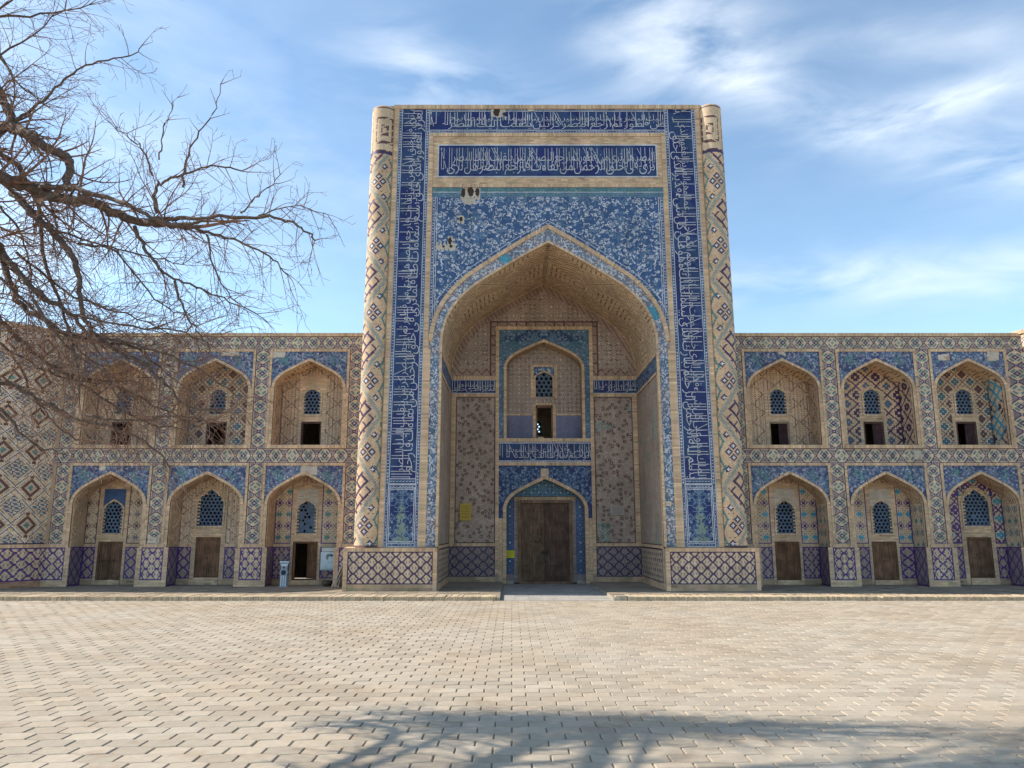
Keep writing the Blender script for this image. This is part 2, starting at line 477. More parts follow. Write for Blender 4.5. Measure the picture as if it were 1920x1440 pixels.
# ------------------------------------------------------------------ tile patterns
def sel(*pairs, default):
    out = None
    for m, v in pairs[::-1]:
        pass
    conds = [m for m, v in pairs]; vals = [I[v] if isinstance(v, str) else v for m, v in pairs]
    return np.select(conds, vals, default=I[default] if isinstance(default, str) else default)
def pat_frieze(horizontal=True, n=None):
    def f(U, V, W, H):
        if not horizontal: U, V, W, H = V, U, H, W
        per = W / max(1, round(W / .62))
        k = np.floor(U / per)
        u = U - k * per - per / 2
        v = V - H / 2
        un = per / 2 - np.abs(u)                 # distance from a crossing
        m = np.abs(u) * (.62 / per) + np.abs(v) * (.46 / H)
        df = np.abs(np.abs(u) * (.62 / per) - np.abs(v) * (.46 / H))
        cross = np.abs(un * (.62 / per) - np.abs(v) * (.46 / H) * .9) 
        node = un + np.abs(v)
        edge = np.abs(v) > H / 2 - .022
        teal = (k % 4) == 3
        tri = (np.abs(v) - un > .070) & (np.abs(v) < H / 2 - .04)
        return sel((edge, 'purple'), (node < .028, 'white'), (node < .062, 'purple'), (cross < .025, 'purple'),
                                      (m < .020, 'white'), (m < .058, np.where(teal, I['turq'], I['mauve'])), (m < .112, np.where(teal, I['sand2'], I['purple'])),
                   ((m > .14) & (m < .245) & (df < .105), np.where((np.floor(u * 40) + np.floor(v * 23)) % 7 == 0, I['mauve'], I['turq'])), (tri, 'mauve'), default='sand2')
    return f
def pat_dado(pu=.42, pv=.35, dark='purple', fill='mauve', light='sand2'):
    def f(U, V, W, H):
        cu = W / max(1, round(W / pu)); cvv = H / max(1, round(H / pv))
        q = 12
        u = (np.floor(U / cu * q) + .5) / q; v = (np.floor(V / cvv * 10) + .5) / 10
        u1 = np.abs(u - np.round(u)); v1 = np.abs(v - np.round(v))
        a = u1 + v1; b = 1 - a                    # two interleaved sets of diamonds
        mm = np.minimum(a, b)
        edge = (np.minimum(U, W - U) < .03) | (np.minimum(V, H - V) < .03)
        return sel((edge, dark), (mm > .405, dark), (mm < .07, 'white'), ((mm > .10) & (mm < .19), fill), ((mm > .33) & (mm < .37) & ((np.floor(U * 40) + np.floor(V * 33)) % 2 == 0), fill), default=light)
    return f
def pat_lattice(per=.42, dark='choc', base='gb', lite='line'):
    def f(U, V, W, H):
        u = (U / per) % 1 - .5; v = (V / per) % 1 - .5
        d1 = np.abs(u - v); d2 = np.abs(u + v)
        r = np.abs(u) + np.abs(v)
        loz = ((d1 < .13) | (d2 < .13)) & (r > .2) & (r < .72)
        core = ((d1 < .06) | (d2 < .06)) & (r > .26) & (r < .62)
        nd = (.5 - np.abs(u)) + (.5 - np.abs(v))
        return sel((core, dark), (r < .09, 'white'), (r < .17, base), (loz, lite), (nd < .07, 'white'), (np.abs(r - .5) < .045, lite), default=base)
    return f
def pat_border(U, V, W, H):
    n = np.where(W > H, 1, 0)
    a = U if W > H else V; c = V if W > H else U; h = min(W, H)
    p = (a / .11) % 1 - .5; q = (c - h / 2) / .11
    return sel((np.minimum(c, h - c) < .016, 'pale'), (p * p + q * q < .05, 'pale'), (((p * p + q * q) > .13) & ((p * p + q * q) < .22), 'blue3'), default='blue')
def pat_vault(U, V, W, H):
    """brick strapwork: bands of parallel courses turning by 60 degrees round star centres"""
    su = U - W / 2
    per = 3.1
    vv = V + .2
    row = np.round(vv / (per * .866))
    uu = su + (row % 2) * per / 2
    cu = uu - np.round(uu / per) * per; cv_ = vv - row * per * .866
    ang = np.arctan2(cv_, cu); k = np.round(ang / (math.pi / 3))
    dist = cu * np.cos(k * math.pi / 3) + cv_ * np.sin(k * math.pi / 3)
    off = -cu * np.sin(k * math.pi / 3) + cv_ * np.cos(k * math.pi / 3)
    line = ((dist / .205) % 1 < .30) & (np.abs(off) < dist * .54) & ((off / .9 + dist * 2) % 1 > .12)
    spoke = (np.abs(off) < .09) & (dist > .35)
    sl_ = (np.abs(off) < .02) & (dist > .35)
    jit_ = (np.sin(U * 37.0 + V * 3) + np.sin(V * 41.0)) > 1.5
    return sel((sl_, 'brow'), (spoke, 'sand2'), (line, 'brow'), (jit_, 'sand'), default='sand2')
def pat_dots(base='lil', dot='pale', per=.12):
    def f(U, V, W, H):
        r = np.floor(V / (per * .8)); u = ((U + (r % 2) * per / 2) / per) % 1 - .5; v = (V / (per * .8)) % 1 - .5
        return sel((u * u + v * v < .05, dot), (np.abs(u) > .44, 'mauve'), default=base)
    return f
def pat_weave(dark='purple', acc=None, base='sand2', per=(.8, .66), dens=1):
    """bannai brick ground with stepped lozenges and little crosses"""
    def f(U, V, W, H):
        c = .042
        i = np.floor(U / c); j = np.floor(V / c)
        pu = max(6, round(per[0] / c)); pv = max(6, round(per[1] / c))
        x = np.abs((i + pu // 2 - round(W / c / 2)) % pu - pu // 2); y = np.abs(j % pv - pv // 2)
        dd = np.abs(x / (pu / 2) + y / (pv / 2) - 1)
        cr = ((x <= 1) & (y <= 3)) | ((x <= 3) & (y <= 1))
        x2 = pu // 2 - x; y2 = pv // 2 - y
        cr2 = ((x2 <= 1) & (y2 <= 3)) | ((x2 <= 3) & (y2 <= 1))
        joint = (j % 2 == 0) & ((i + (j // 2 % 2) * 2) % 4 == 0)
        edge = np.minimum(np.minimum(U, W - U), V) < .05
        return sel((edge, dark), (dd < .11, dark), (cr & ~((x == 0) & (y == 0)), acc or dark), (cr2 & ~((x2 == 0) & (y2 == 0)), dark), (joint, 'mauve'), default=base)
    return f
def pat_fine(dark='choc', base='sand', per=1.0):
    # running brick with small dark glazed headers gathered into faint lozenges
    def f(U, V, W, H):
        i = np.floor(U / .042); j = np.floor(V / .042)
        x = np.abs(((U - W / 2) / per + 50) % 1 - .5); y = np.abs((V / (per * .8)) % 1 - .5)
        m = x + y
        dash = ((i + j * 2) % 4 == 0) & (j % 2 == 0)
        lo = (np.abs(m - .5) < .05) & ((i + j) % 2 == 0)
        return sel((lo, dark), (dash & (m < .4), dark), (dash, 'sandd'), ((j % 2 == 1) & (i % 3 == 0), 'mauve'), default=base)
    return f
def pat_rows(c1='cyan', c2='vio'):
    """rows of small stepped motifs, alternately light blue and violet"""
    def f(U, V, W, H):
        c = .036
        i = np.floor((U - W / 2) / c); j = np.floor(V / c)
        py = 12; px = 10
        row = np.floor(j / py); y = j - row * py - py // 2
        x = (i + 500) % px - px // 2
        ax, ay = np.abs(x), np.abs(y)
        even = (row % 2 == 0)
        m1 = ((ax <= 3) & (ay <= 1) & (ax % 2 == 0)) | ((ax == 1) & (ay <= 3)) | ((ax == 3) & (ay == 0))
        m2 = (np.abs(ax + ay - 4) < 1) | ((ax <= 1) & (ay <= 1))
        edge = np.minimum(np.minimum(U, W - U), V) < .045
        joint = (j % 2 == 0) & ((i + (j // 2 % 2) * 2) % 4 == 0)
        return sel((edge, c2), (even & m1, c1), (~even & m2, c2), (joint, 'mauve'), default='sand2')
    return f
def smooth_noise(shape, k, seed):
    r = np.random.default_rng(seed)
    a = r.random((shape[0] // k + 3, shape[1] // k + 3))
    y = np.arange(shape[0]) / k; x = np.arange(shape[1]) / k
    y0 = y.astype(int); x0 = x.astype(int); fy = (y - y0)[:, None]; fx = (x - x0)[None]
    return (a[y0][:, x0] * (1 - fy) * (1 - fx) + a[y0 + 1][:, x0] * fy * (1 - fx) + a[y0][:, x0 + 1] * (1 - fy) * fx + a[y0 + 1][:, x0 + 1] * fy * fx)
def floral(c, seed, sym=True, bases=('blue', 'blue2'), curls=1.0, white='pale', tealmix=0.0, scale=1.0):
    """spiral vines with leaves and blossoms, drawn cell by cell"""
    def f(U, V, W, H):
        nv, nu = U.shape
        r = np.random.default_rng(seed)
        nz_ = smooth_noise((nv, nu), max(3, int(.5 / c)), seed)
        nz2 = smooth_noise((nv, nu), 2, seed + 1)
        idx = np.where(nz_ + .35 * nz2 > .72, I[bases[1]], I[bases[0]])
        if tealmix: idx = np.where(smooth_noise((nv, nu), max(3, int(.9 / c)), seed + 5) < tealmix, I['teal'], idx)
        half = nu // 2 + 1 if sym else nu
        Ww = half * c; Hh = nv * c
        def put(x, y, val):
            i = np.floor(np.asarray(x) / c).astype(int); j = np.floor(np.asarray(y) / c).astype(int)
            k = (i >= 0) & (i < half) & (j >= 0) & (j < nv)
            idx[j[k], i[k]] = val
        N = int(Ww * Hh / (.085 * scale * scale)) + 3 if curls > 0 else 0
        for q in range(N):                         # thin vines
            x0, y0 = r.random() * Ww, r.random() * Hh
            t = np.linspace(0, 1, 70); R0 = (.10 + .17 * r.random()) * scale; sg = r.choice((-1, 1)); ph = r.random() * 6.3
            a = ph + sg * t * 7.5; rr = R0 * (1 - .8 * t)
            put(x0 + rr * np.cos(a), y0 + rr * np.sin(a), I['blue3'])
        N = int(Ww * Hh / (.022 * scale * scale) * curls)
        for q in range(N):                         # pale commas and leaves
            x0, y0 = r.random() * Ww, r.random() * Hh
            R0 = (.028 + .035 * r.random()) * scale; ph = r.random() * 6.3; ln = 1.2 + 1.6 * r.random()
            t = np.linspace(0, 1, 16)
            a = ph + ln * t
            put(x0 + R0 * np.cos(a), y0 + R0 * np.sin(a), I[white])
            if r.random() < .3:
                put(x0 + R0 * .75 * np.cos(a[4:11]), y0 + R0 * .75 * np.sin(a[4:11]), I[white])
        N = int(Ww * Hh / (.06 * scale * scale)) if curls > 0 else 0
        for q in range(N):                         # blossoms
            x0, y0 = r.random() * Ww, r.random() * Hh
            a = np.linspace(0, 6.28, 14); R0 = (.03 + .02 * r.random()) * scale
            put(x0 + R0 * np.cos(a), y0 + R0 * np.sin(a), I['blue3'] if q % 3 else I[white])
            put([x0], [y0], I['white'])
        if sym:
            m = idx[:, :nu // 2]
            idx[:, nu - nu // 2:] = m[:, ::-1]
        return idx
    return f
def girih(c, seed, base='gb', sq='choc'):
    """cell network of pale lines with groups of small turned squares"""
    def f(U, V, W, H):
        nv, nu = U.shape
        r = np.random.default_rng(seed)
        nz_ = smooth_noise((nv, nu), int(.7 / c), seed)
        idx = np.where(nz_ > .62, I['gb2'], I[base])
        idx = np.where((smooth_noise((nv, nu), int(.8 / c), seed + 3) > .74), I['green'], idx)
        pts = []
        per = .43
        ph = .5
        for j in range(-1, int(H / (per * .8)) + 2):
            for i in range(-1, int(W / per) + 3):
                pts.append(((i + .5 * (j % 2)) * per + r.normal(0, .05), j * per * .8 + r.normal(0, .05)))
        pts = np.array(pts)
        D = np.sort(np.hypot(U[..., None] - pts[:, 0], V[..., None] - pts[:, 1]), -1)[..., :2]
        e = D[..., 1] - D[..., 0]
        idx = np.where(e < c * .8, I['line'], idx)
        idx = np.where(np.abs(e - .16) < c * .5, I['gb2'], idx)
        for (x, y) in pts:
            n = r.integers(3, 5); a0 = r.integers(0, 10) * math.pi / 5; R0 = .11
            for k in range(n):
                cx, cy = x + R0 * math.cos(a0 + k * 2 * math.pi / n), y + R0 * math.sin(a0 + k * 2 * math.pi / n)
                th = a0 + k * 2 * math.pi / n
                i0, i1 = int((cx - .09) / c), int((cx + .09) / c) + 2; j0, j1 = int((cy - .09) / c), int((cy + .09) / c) + 2
                i0, j0 = max(i0, 0), max(j0, 0)
                if i1 <= i0 or j1 <= j0 or i0 >= nu or j0 >= nv: continue
                uu = U[j0:j1, i0:i1] - cx; vv = V[j0:j1, i0:i1] - cy
                m = np.maximum(np.abs(uu * math.cos(th) + vv * math.sin(th)), np.abs(-uu * math.sin(th) + vv * math.cos(th)))
                sub = idx[j0:j1, i0:i1]
                sub[m < .055] = I[sq] if (k + int(x * 7)) % 3 else I['gb2']
                sub[m < .02] = I['line']
        edge = np.minimum(np.minimum(U, W - U), np.minimum(V, H - V)) < .035
        idx = np.where(edge, I['choc'], idx)
        return idx
    return f
def patchmask(idx, U, V, rects, holes=()):
    for (a, b, c_, d) in rects:
        w = .03 * np.sin(V * 31) + .03 * np.sin(U * 43 + 1)
        idx = np.where((U > a + w) & (U < b + w) & (V > c_ - w) & (V < d - w), I['plaster'], idx)
    for (x, y, rx, ry) in holes:
        idx = np.where(((U - x) / rx) ** 2 + ((V - y) / ry) ** 2 < 1, I['hole'], idx)
    return idx

# ------------------------------------------------------------------ lettering
_cache = {}
def text_tris(s):
    if s in _cache: return _cache[s]
    cu = bpy.data.curves.new('text', 'FONT'); cu.body = s; cu.resolution_u = 2; cu.offset = -.011
    o = bpy.data.objects.new('text', cu); COL.objects.link(o)
    bpy.context.view_layer.update()
    me = o.to_mesh()
    me.calc_loop_triangles()
    v = np.empty(len(me.vertices) * 3); me.vertices.foreach_get('co', v); v = v.reshape(-1, 3)[:, :2]
    t = np.empty(len(me.loop_triangles) * 3, dtype=np.int32); me.loop_triangles.foreach_get('vertices', t)
    r = v[t.reshape(-1, 3)]
    o.to_mesh_clear(); bpy.data.objects.remove(o); bpy.data.curves.remove(cu)
    _cache[s] = r
    return r
FORMS = {}
for k, a, n in [('ا', 0xFE8D, 2), ('ب', 0xFE8F, 4), ('ت', 0xFE95, 4), ('ث', 0xFE99, 4), ('ج', 0xFE9D, 4), ('ح', 0xFEA1, 4), ('خ', 0xFEA5, 4), ('د', 0xFEA9, 2), ('ذ', 0xFEAB, 2),
                ('ر', 0xFEAD, 2), ('ز', 0xFEAF, 2), ('س', 0xFEB1, 4), ('ش', 0xFEB5, 4), ('ص', 0xFEB9, 4), ('ض', 0xFEBD, 4), ('ط', 0xFEC1, 4), ('ظ', 0xFEC5, 4), ('ع', 0xFEC9, 4),
                ('غ', 0xFECD, 4), ('ف', 0xFED1, 4), ('ق', 0xFED5, 4), ('ك', 0xFED9, 4), ('ل', 0xFEDD, 4), ('م', 0xFEE1, 4), ('ن', 0xFEE5, 4), ('ه', 0xFEE9, 4), ('و', 0xFEED, 2),
                ('ى', 0xFEEF, 2), ('ي', 0xFEF1, 4), ('ة', 0xFE93, 2), ('أ', 0xFE83, 2), ('إ', 0xFE87, 2), ('ء', 0xFE80, 1), ('ئ', 0xFE89, 4)]:
    FORMS[k] = (a, n)
def shape(s):
    out = ''
    for w in s.split(' '):
        prev = False
        for i, ch in enumerate(w):
            a, n = FORMS[ch]
            j = n == 4 and i + 1 < len(w) and w[i + 1] != 'ء'
            out += chr(a + ((3 if j else 1) if (prev and n > 1) else (2 if j else 0)))
            prev = j
        out += ' '
    return out[::-1]
VERSE = ('بسم الله الرحمن الرحيم تبارك الذي بيده الملك وهو على كل شيء قدير الذي خلق الموت والحياة ليبلوكم أيكم أحسن عملا وهو العزيز الغفور الذي خلق سبع سماوات طباقا '
         'ما ترى في خلق الرحمن من تفاوت فارجع البصر هل ترى من فطور ثم ارجع البصر كرتين ينقلب إليك البصر خاسئا وهو حسير ولقد زينا السماء الدنيا بمصابيح وجعلناها رجوما للشياطين').split(' ')
def inscription(S, L, H, fm, d=.022, start=0, em=.62, color='pale', dense=1.0, seed=1, thin=1.0):
    """two interlaced lines of script with tall stems; u 0..L, v 0..H; script runs from the right end to the left"""
    r = np.random.default_rng(seed)
    c = P[color]
    def line(v0, h, e, st):
        x = L
        k = st
        while x > .1:
            w = VERSE[k % len(VERSE)]; k += 1
            t = text_tris(shape(w).strip())
            if not len(t): continue
            sx = e * .86; w_ = t[..., 0].max() - t[..., 0].min()
            xa = x - w_ * sx
            if xa < 0: break
            uu = xa + (t[..., 0] - t[..., 0].min()) * sx
            vv = v0 + np.clip(t[..., 1], -.3, .78) * h
            vv = np.clip(vv, .01, H - .01)
            n = uu.size
            p = fm(uu.ravel(), vv.ravel(), np.full(n, d)).reshape(-1, 3, 3)
            S.tris(p, jit(c, len(p), .05))
            x = xa - e * .10
        return k
    line(H * .15, H * .56, em * .92, start)
    line(H * .50, H * .46, em * .74, start + 7)
    x = .04
    while x < L - .05:                           # tall stems of alif and lam, in groups, and long sloping kaf strokes
        g = r.integers(1, 4)
        for q in range(g):
            w = .022 * thin
            a = H * (.12 + .2 * r.random()); b = H * (.93 + .05 * r.random())
            xs = x + q * .075 * (1 + .3 * thin)
            if xs > L - .03: break
            lean = 0
            if r.random() < .09: lean = -H * .35
            xl = min(max(xs + lean, .01), L - .03)
            u = np.array([xs, xs + w, xl + w, xl]); v = np.array([a, a, b, b])
            S.quads(fm(u, v, np.full(4, d + .003))[None], jit(c, 1, .04))
            if r.random() < .5 and lean == 0:      # foot of the lam
                u = np.array([xs - .09, xs, xs, xs - .09]); v = np.array([a, a + .012, a + .035, a + .02])
                S.quads(fm(u, v, np.full(4, d + .004))[None], jit(c, 1, .04))
        x += g * .075 + (.10 + .22 * r.random()) / dense

# ------------------------------------------------------------------ pieces used by both the portal and the arcades
def grille(parent, uc, a, z0, zs, rise, Y, per=.105, col='slate', name='window_grille', hole_fill=0.0):
    """pierced lattice: rows of hexagonal holes in a slab with real depth"""
    S = Soup()
    hx = per; hy = per * .866
    th = .05
    ztop = zs + rise
    ro = hx / math.sqrt(3)
    ang = np.array([math.pi / 6 + k * math.pi / 3 for k in range(6)])
    ox, oz = ro * np.cos(ang), ro * np.sin(ang)
    fr, fc = [], []
    for j in range(int((ztop - z0) / hy) + 2):
        z = z0 + (j) * hy
        for i in range(-int(a / hx) - 1, int(a / hx) + 2):
            x = i * hx + (hx / 2 if j % 2 else 0)
            ins = inarch(np.array([x]), np.array([z + 0.0]), a + .0, zs, rise)[0] and z > z0 - hy
            near = inarch(np.array([x * .86]), np.array([z - .05]), a, zs, rise)[0] and abs(x) < a + hx
            if not near: continue
            solid = (not inarch(np.array([x * 1.06]), np.array([z + .045]), a - .035, zs, rise)[0]) or z < z0 + .03 or random.random() < hole_fill
            ri = ro * (.0 if solid else .60 + random.uniform(-.03, .03))
            ix, iz = ri * np.cos(ang), ri * np.sin(ang)
            c = jit(P[col], 1, .10)[0]
            for k in range(6):
                k2 = (k + 1) % 6
                if solid:
                    S.tris([[(uc + x + ox[k], Y, z + oz[k]), (uc + x + ox[k2], Y, z + oz[k2]), (uc + x, Y, z)]], c)
                else:
                    S.quads([[(uc + x + ox[k], Y, z + oz[k]), (uc + x + ox[k2], Y, z + oz[k2]), (uc + x + ix[k2], Y - .006, z + iz[k2]), (uc + x + ix[k], Y - .006, z + iz[k])]], c)
                    S.quads([[(uc + x + ix[k], Y - .006, z + iz[k]), (uc + x + ix[k2], Y - .006, z + iz[k2]), (uc + x + ix[k2], Y + th, z + iz[k2]), (uc + x + ix[k], Y + th, z + iz[k])]], c)
    return S.build(name, MAS, parent)
def door(parent, uc, w, z0, z1, Y, state='closed', col=(.105, .06, .038), name='door', rails=3, framecol=(.16, .085, .05)):
    S = Soup()
    fw = .07
    S.box(uc - w / 2, uc - w / 2 + fw, Y - .05, Y + .08, z0, z1, framecol); S.box(uc + w / 2 - fw, uc + w / 2, Y - .05, Y + .08, z0, z1, framecol)
    S.box(uc - w / 2 + fw, uc + w / 2 - fw, Y - .05, Y + .08, z1 - fw, z1, framecol)
    S.box(uc - w / 2 + fw, uc + w / 2 - fw, Y - .03, Y + .08, z0, z0 + .05, framecol)
    lw = w / 2 - fw
    def leaf(hx, sgn, ang):
        M = Matrix.Translation((hx, Y, 0)) @ Matrix.Rotation(ang, 4, 'Z')
        n = 3
        c = np.array(col) * random.uniform(.85, 1.15)
        a, b = (0.003, lw - .006) if sgn > 0 else (-lw + .006, -.003)
        zb_, zt = z0 + .055, z1 - fw - .005
        for k in range(n):                          # boards
            S.box(a + (b - a) * k / n + .002, a + (b - a) * (k + 1) / n - .002, .0, .03, zb_, zt, np.array(c) * random.uniform(.85, 1.15), M)
        S.box(a, a + .05, -.018, .0, zb_, zt, c, M); S.box(b - .05, b, -.018, .0, zb_, zt, c, M)
        for k in range(rails + 1):
            zz = zb_ + (zt - zb_ - .06) * k / rails
            S.box(a + .05, b - .05, -.016, .0, zz, zz + .06, c * .9, M)
    if state == 'closed':
        leaf(uc - w / 2 + fw, 1, 0); leaf(uc + w / 2 - fw, -1, 0)
        S.tube([(uc - .02, Y - .03, z0 + (z1 - z0) * .5), (uc - .02, Y - .05, z0 + (z1 - z0) * .46)], .015, (.05, .04, .035), 6)
    elif state == 'ajar':
        leaf(uc - w / 2 + fw, 1, R(-78)); leaf(uc + w / 2 - fw, -1, R(-24))
    elif state == 'dark':
        leaf(uc - w / 2 + fw, 1, R(95)); leaf(uc + w / 2 - fw, -1, R(-100))
    elif state == 'half':
        leaf(uc - w / 2 + fw, 1, R(88)); leaf(uc + w / 2 - fw, -1, R(-12))
    return S.build(name, WOOD, parent)
def sheet(S, x0, x1, y0, y1, z, c):
    S.quads([[(x0, y0, z), (x1, y0, z), (x1, y1, z), (x0, y1, z)]], c)

# ------------------------------------------------------------------ the setting: ground, plaza, platform
S = Soup()
sheet(S, -900, 900, -900, 1100, -.035, (.42, .35, .27, 0))
g_ = S.build('ground', MAS, None, 'structure')
GX0, GX1 = -.37, 3.12                       # gap in the platform in front of the doors
S = Soup()
sheet(S, -26, 28, 4.5, 24.4, -.018, (.31, .245, .18, 0))
plaza = S.build('plaza', MAS, None, 'structure')
HW, HR, TIP = .37, .26, .042
sgap = .0048
def hexring(w, row, tip, inset, z):
    a = w / 2 - inset; s_ = (row - tip) / 2 - inset * .3; t_ = s_ + tip - inset * .75
    return [(a, -s_, z), (a, s_, z), (0, t_, z), (-a, s_, z), (-a, -s_, z), (0, -t_, z)]
def paver_quads(cx, cy, dz=0, tx=0, ty=0, rot=0, sc_=1.0):
    r0 = np.array(hexring(HW, HR, TIP, sgap, -.02)); r1 = np.array(hexring(HW, HR, TIP, sgap + .001, -.007)); r2 = np.array(hexring(HW, HR, TIP, sgap + .009, 0.0))
    for r_ in (r0, r1, r2):
        r_[:, :2] *= sc_
        c_, s_ = math.cos(rot), math.sin(rot)
        x, y = r_[:, 0] * c_ - r_[:, 1] * s_, r_[:, 0] * s_ + r_[:, 1] * c_
        r_[:, 2] += dz + tx * x + ty * y
        r_[:, 0] = x + cx; r_[:, 1] = y + cy
    q = []
    for k in range(6):
        k2 = (k + 1) % 6
        q.append([r0[k], r0[k2], r1[k2], r1[k]]); q.append([r1[k], r1[k2], r2[k2], r2[k]])
    q.append([r2[0], r2[1], r2[2], r2[3]]); q.append([r2[3], r2[4], r2[5], r2[0]])
    return q
variants = []
for k in range(6):
    Sv = Soup(); Sv.quads(np.array(paver_quads(0, 0, 0, random.uniform(-.012, .012), random.uniform(-.012, .012), random.uniform(-.012, .012), random.uniform(.985, 1))), (.5, .45, .38, .5))
    ob = Sv.build('paver', PAVO, None)
    variants.append(ob.data); bpy.data.objects.remove(ob)
spots = []
j = 0
y = 4.9
while y < 24.25:
    lim = .70 * y + 2.2
    x = -lim + (j % 2) * HW / 2 - ((-lim) % HW)
    while x < lim:
        spots.append((x, y, j)); x += HW
    y += HR; j += 1
fr = []
rest = []
for s_ in spots:
    x, y, j = s_
    ax = y * math.cos(PITCH) - EYE * math.sin(PITCH)
    v = 720 + F * (EYE * math.cos(PITCH) + y * math.sin(PITCH)) / (y * math.cos(PITCH) - EYE * math.sin(PITCH)) * 1.0
    # exact projection of a ground point
    vy = 720 - F * ((-EYE) * math.cos(PITCH) - y * math.sin(PITCH)) / (y * math.cos(PITCH) + (-EYE) * math.sin(PITCH))
    ux = 960 + F * x / ax
    (fr if (-20 < ux < 1940 and vy < 1455) else rest).append((y, s_))
fr.sort(key=lambda a: a[0])
singles = [a[1] for a in fr[:300]]
others = [a[1] for a in fr[300:]] + [a[1] for a in rest]
for (x, y, j) in singles:
    o = bpy.data.objects.new('paver', random.choice(variants))
    o.location = (x, y, random.uniform(-.0025, .0025))
    o.rotation_euler = (0, 0, math.pi * random.randint(0, 1) + random.uniform(-.01, .01))
    COL.objects.link(o); o.parent = plaza
Q = []; A = []
for (x, y, j) in others:
    q = paver_quads(x, y, random.uniform(-.0025, .0025), random.uniform(-.014, .014), random.uniform(-.014, .014), random.uniform(-.012, .012), random.uniform(.985, 1))
    Q += q; A += [random.random()] * len(q)
S = Soup(); A = np.array(A)
S.quads(np.array(Q), np.stack([A * 0 + .5, A * 0 + .45, A * 0 + .38, A], -1))
o = S.build('far_pavers', PAV, plaza, 'stuff')

# platform along the walls, with its kerb of bricks on edge
PZ = .115
YK = 24.35
S = Soup()
for (x0, x1) in ((-27, GX0), (GX1, 29)):
    S.quads([[(x0, YK + .42, PZ - .012), (x1, YK + .42, PZ - .012), (x1, 31.6, PZ - .012), (x0, 31.6, PZ - .012)]], (.33, .27, .2, 0))
    xe = x1 if x0 < 0 else x0
    S.quads([[(xe, YK + .1, -.03), (xe, 31.6, -.03), (xe, 31.6, PZ - .012), (xe, YK + .1, PZ - .012)]], (.36, .3, .24, 0))
    # worn square bricks of the platform top
    fm = lambda u, v, d: np.stack([u, v, PZ - .012 + d + 0 * u], -1)
    ny = 13; rows = np.linspace(YK + .92, 28.75, ny + 1)
    for a, b in zip(rows[:-1], rows[1:]):
        n = int((x1 - x0) / .34); e = np.linspace(x0, x1, n + 1) 
        ua, ub = e[:-1] + .008, e[1:] - .008
        k = rng.random(n) > .12
        ua, ub = ua[k], ub[k]
        dd = rng.uniform(.003, .014, len(ua))
        q = np.stack([fm(ua, np.full(len(ua), a + .008), dd), fm(ub, np.full(len(ua), a + .008), dd), fm(ub, np.full(len(ua), b - .008), dd), fm(ua, np.full(len(ua), b - .008), dd)], 1)
        S.quads(q, jit((.34, .275, .20, 0), len(q), .06))
platform = S.build('platform', MAS, None, 'structure')
S = Soup()
for (x0, x1) in ((-27, GX0 - .12), (GX1 + .45, 29)):
    n = int((x1 - x0) / .078)
    for k in range(n):
        xa = x0 + (x1 - x0) * k / n; xb_ = xa + (x1 - x0) / n - .009
        dz = random.uniform(-.012, .006); dy = random.uniform(-.012, .012) + .03 * math.sin(xa * .7)
        if random.random() < .02: dz -= .03
        c = jit((.52, .405, .27, 0), 1, .10)[0]
        y0 = YK + dy
        S.box(xa, xb_, y0, y0 + .86, -.03, PZ + dz, c)
o = S.build('kerb', MAS, platform, 'stuff')
S = Soup()
S.box(GX0 - .11, GX0, YK + .02, YK + .5, -.03, PZ - .02, (.42, .34, .25, 0))
S.box(GX1 + .06, GX1 + .42, YK + .06, YK + .3, -.03, PZ + .02, (.5, .42, .3, 0), Matrix.Translation((.0, .0, 0)))
S.box(GX1 + .0, GX1 + .2, YK + .0, YK + .22, -.03, PZ - .01, (.52, .45, .33, 0))
S.build('kerb_end_stone', MAS, platform)
S = Soup()
fm = lambda u, v, d: np.stack([u, v, .0 + d + 0 * u], -1)
S.quads([[(GX0, 24.3, -.006), (GX1, 24.3, -.006), (GX1, 31.6, .02), (GX0, 31.6, .02)]], (.38, .35, .31, 0))
for a in np.arange(24.45, 31.3, .42):
    for b in np.arange(GX0 + .04, GX1 - .35, .435):
        S.quads([[(b, a, -.001 + .0033 * (a - 24.3)), (b + .42, a, -.001 + .0033 * (a - 24.3)), (b + .42, a + .4, .0005 + .0033 * (a - 24.3)), (b, a + .4, .0005 + .0033 * (a - 24.3))]], jit((.40, .37, .33, 0), 1, .05)[0])
S.build('path', MAS, None, 'structure')

# ------------------------------------------------------------------ the entrance portal
portal = thing('entrance_portal', 'tall blue tiled gateway with pointed arch recess, script bands and round corner columns', 'gateway', (XC, YP, 0))
ZT = zp(198); ZD = zp(1029)                  # top of the wall, top of the dado
A0, ZS = 3.86, zp(640); RI = zp(456) - ZS
AO, RO = 4.38, zp(421) - ZS
B0, B1, T0 = 4.54, 5.74, 4.38

# core wall with the arch opening, roof, flanks and back
S = Soup()
hole = lambda U, V: ~inarch(U, V, A0 + .05, ZS, RI + .05, 0, -9)
U, V, cu, cv = grid(-6.35, 6.35, 0.0, ZT - .02, .07)
idx = np.where(hole(U, V), I['sandd'], -1)
mosaic(S, idx, -6.35, 0.0, cu, cv, pmap, 0.0, 400, .02)
for sx in (-1, 1):
    X = XC + sx * 6.3
    bricks(S, 0, 8.2, 0, ZT - .02, side(X, sx, YP + .2), bw=.5, bh=.14)
S.box(XC - 6.3, XC + 6.3, YP + .01, 35.0, ZT - .3, ZT - .02, P['sandd'])
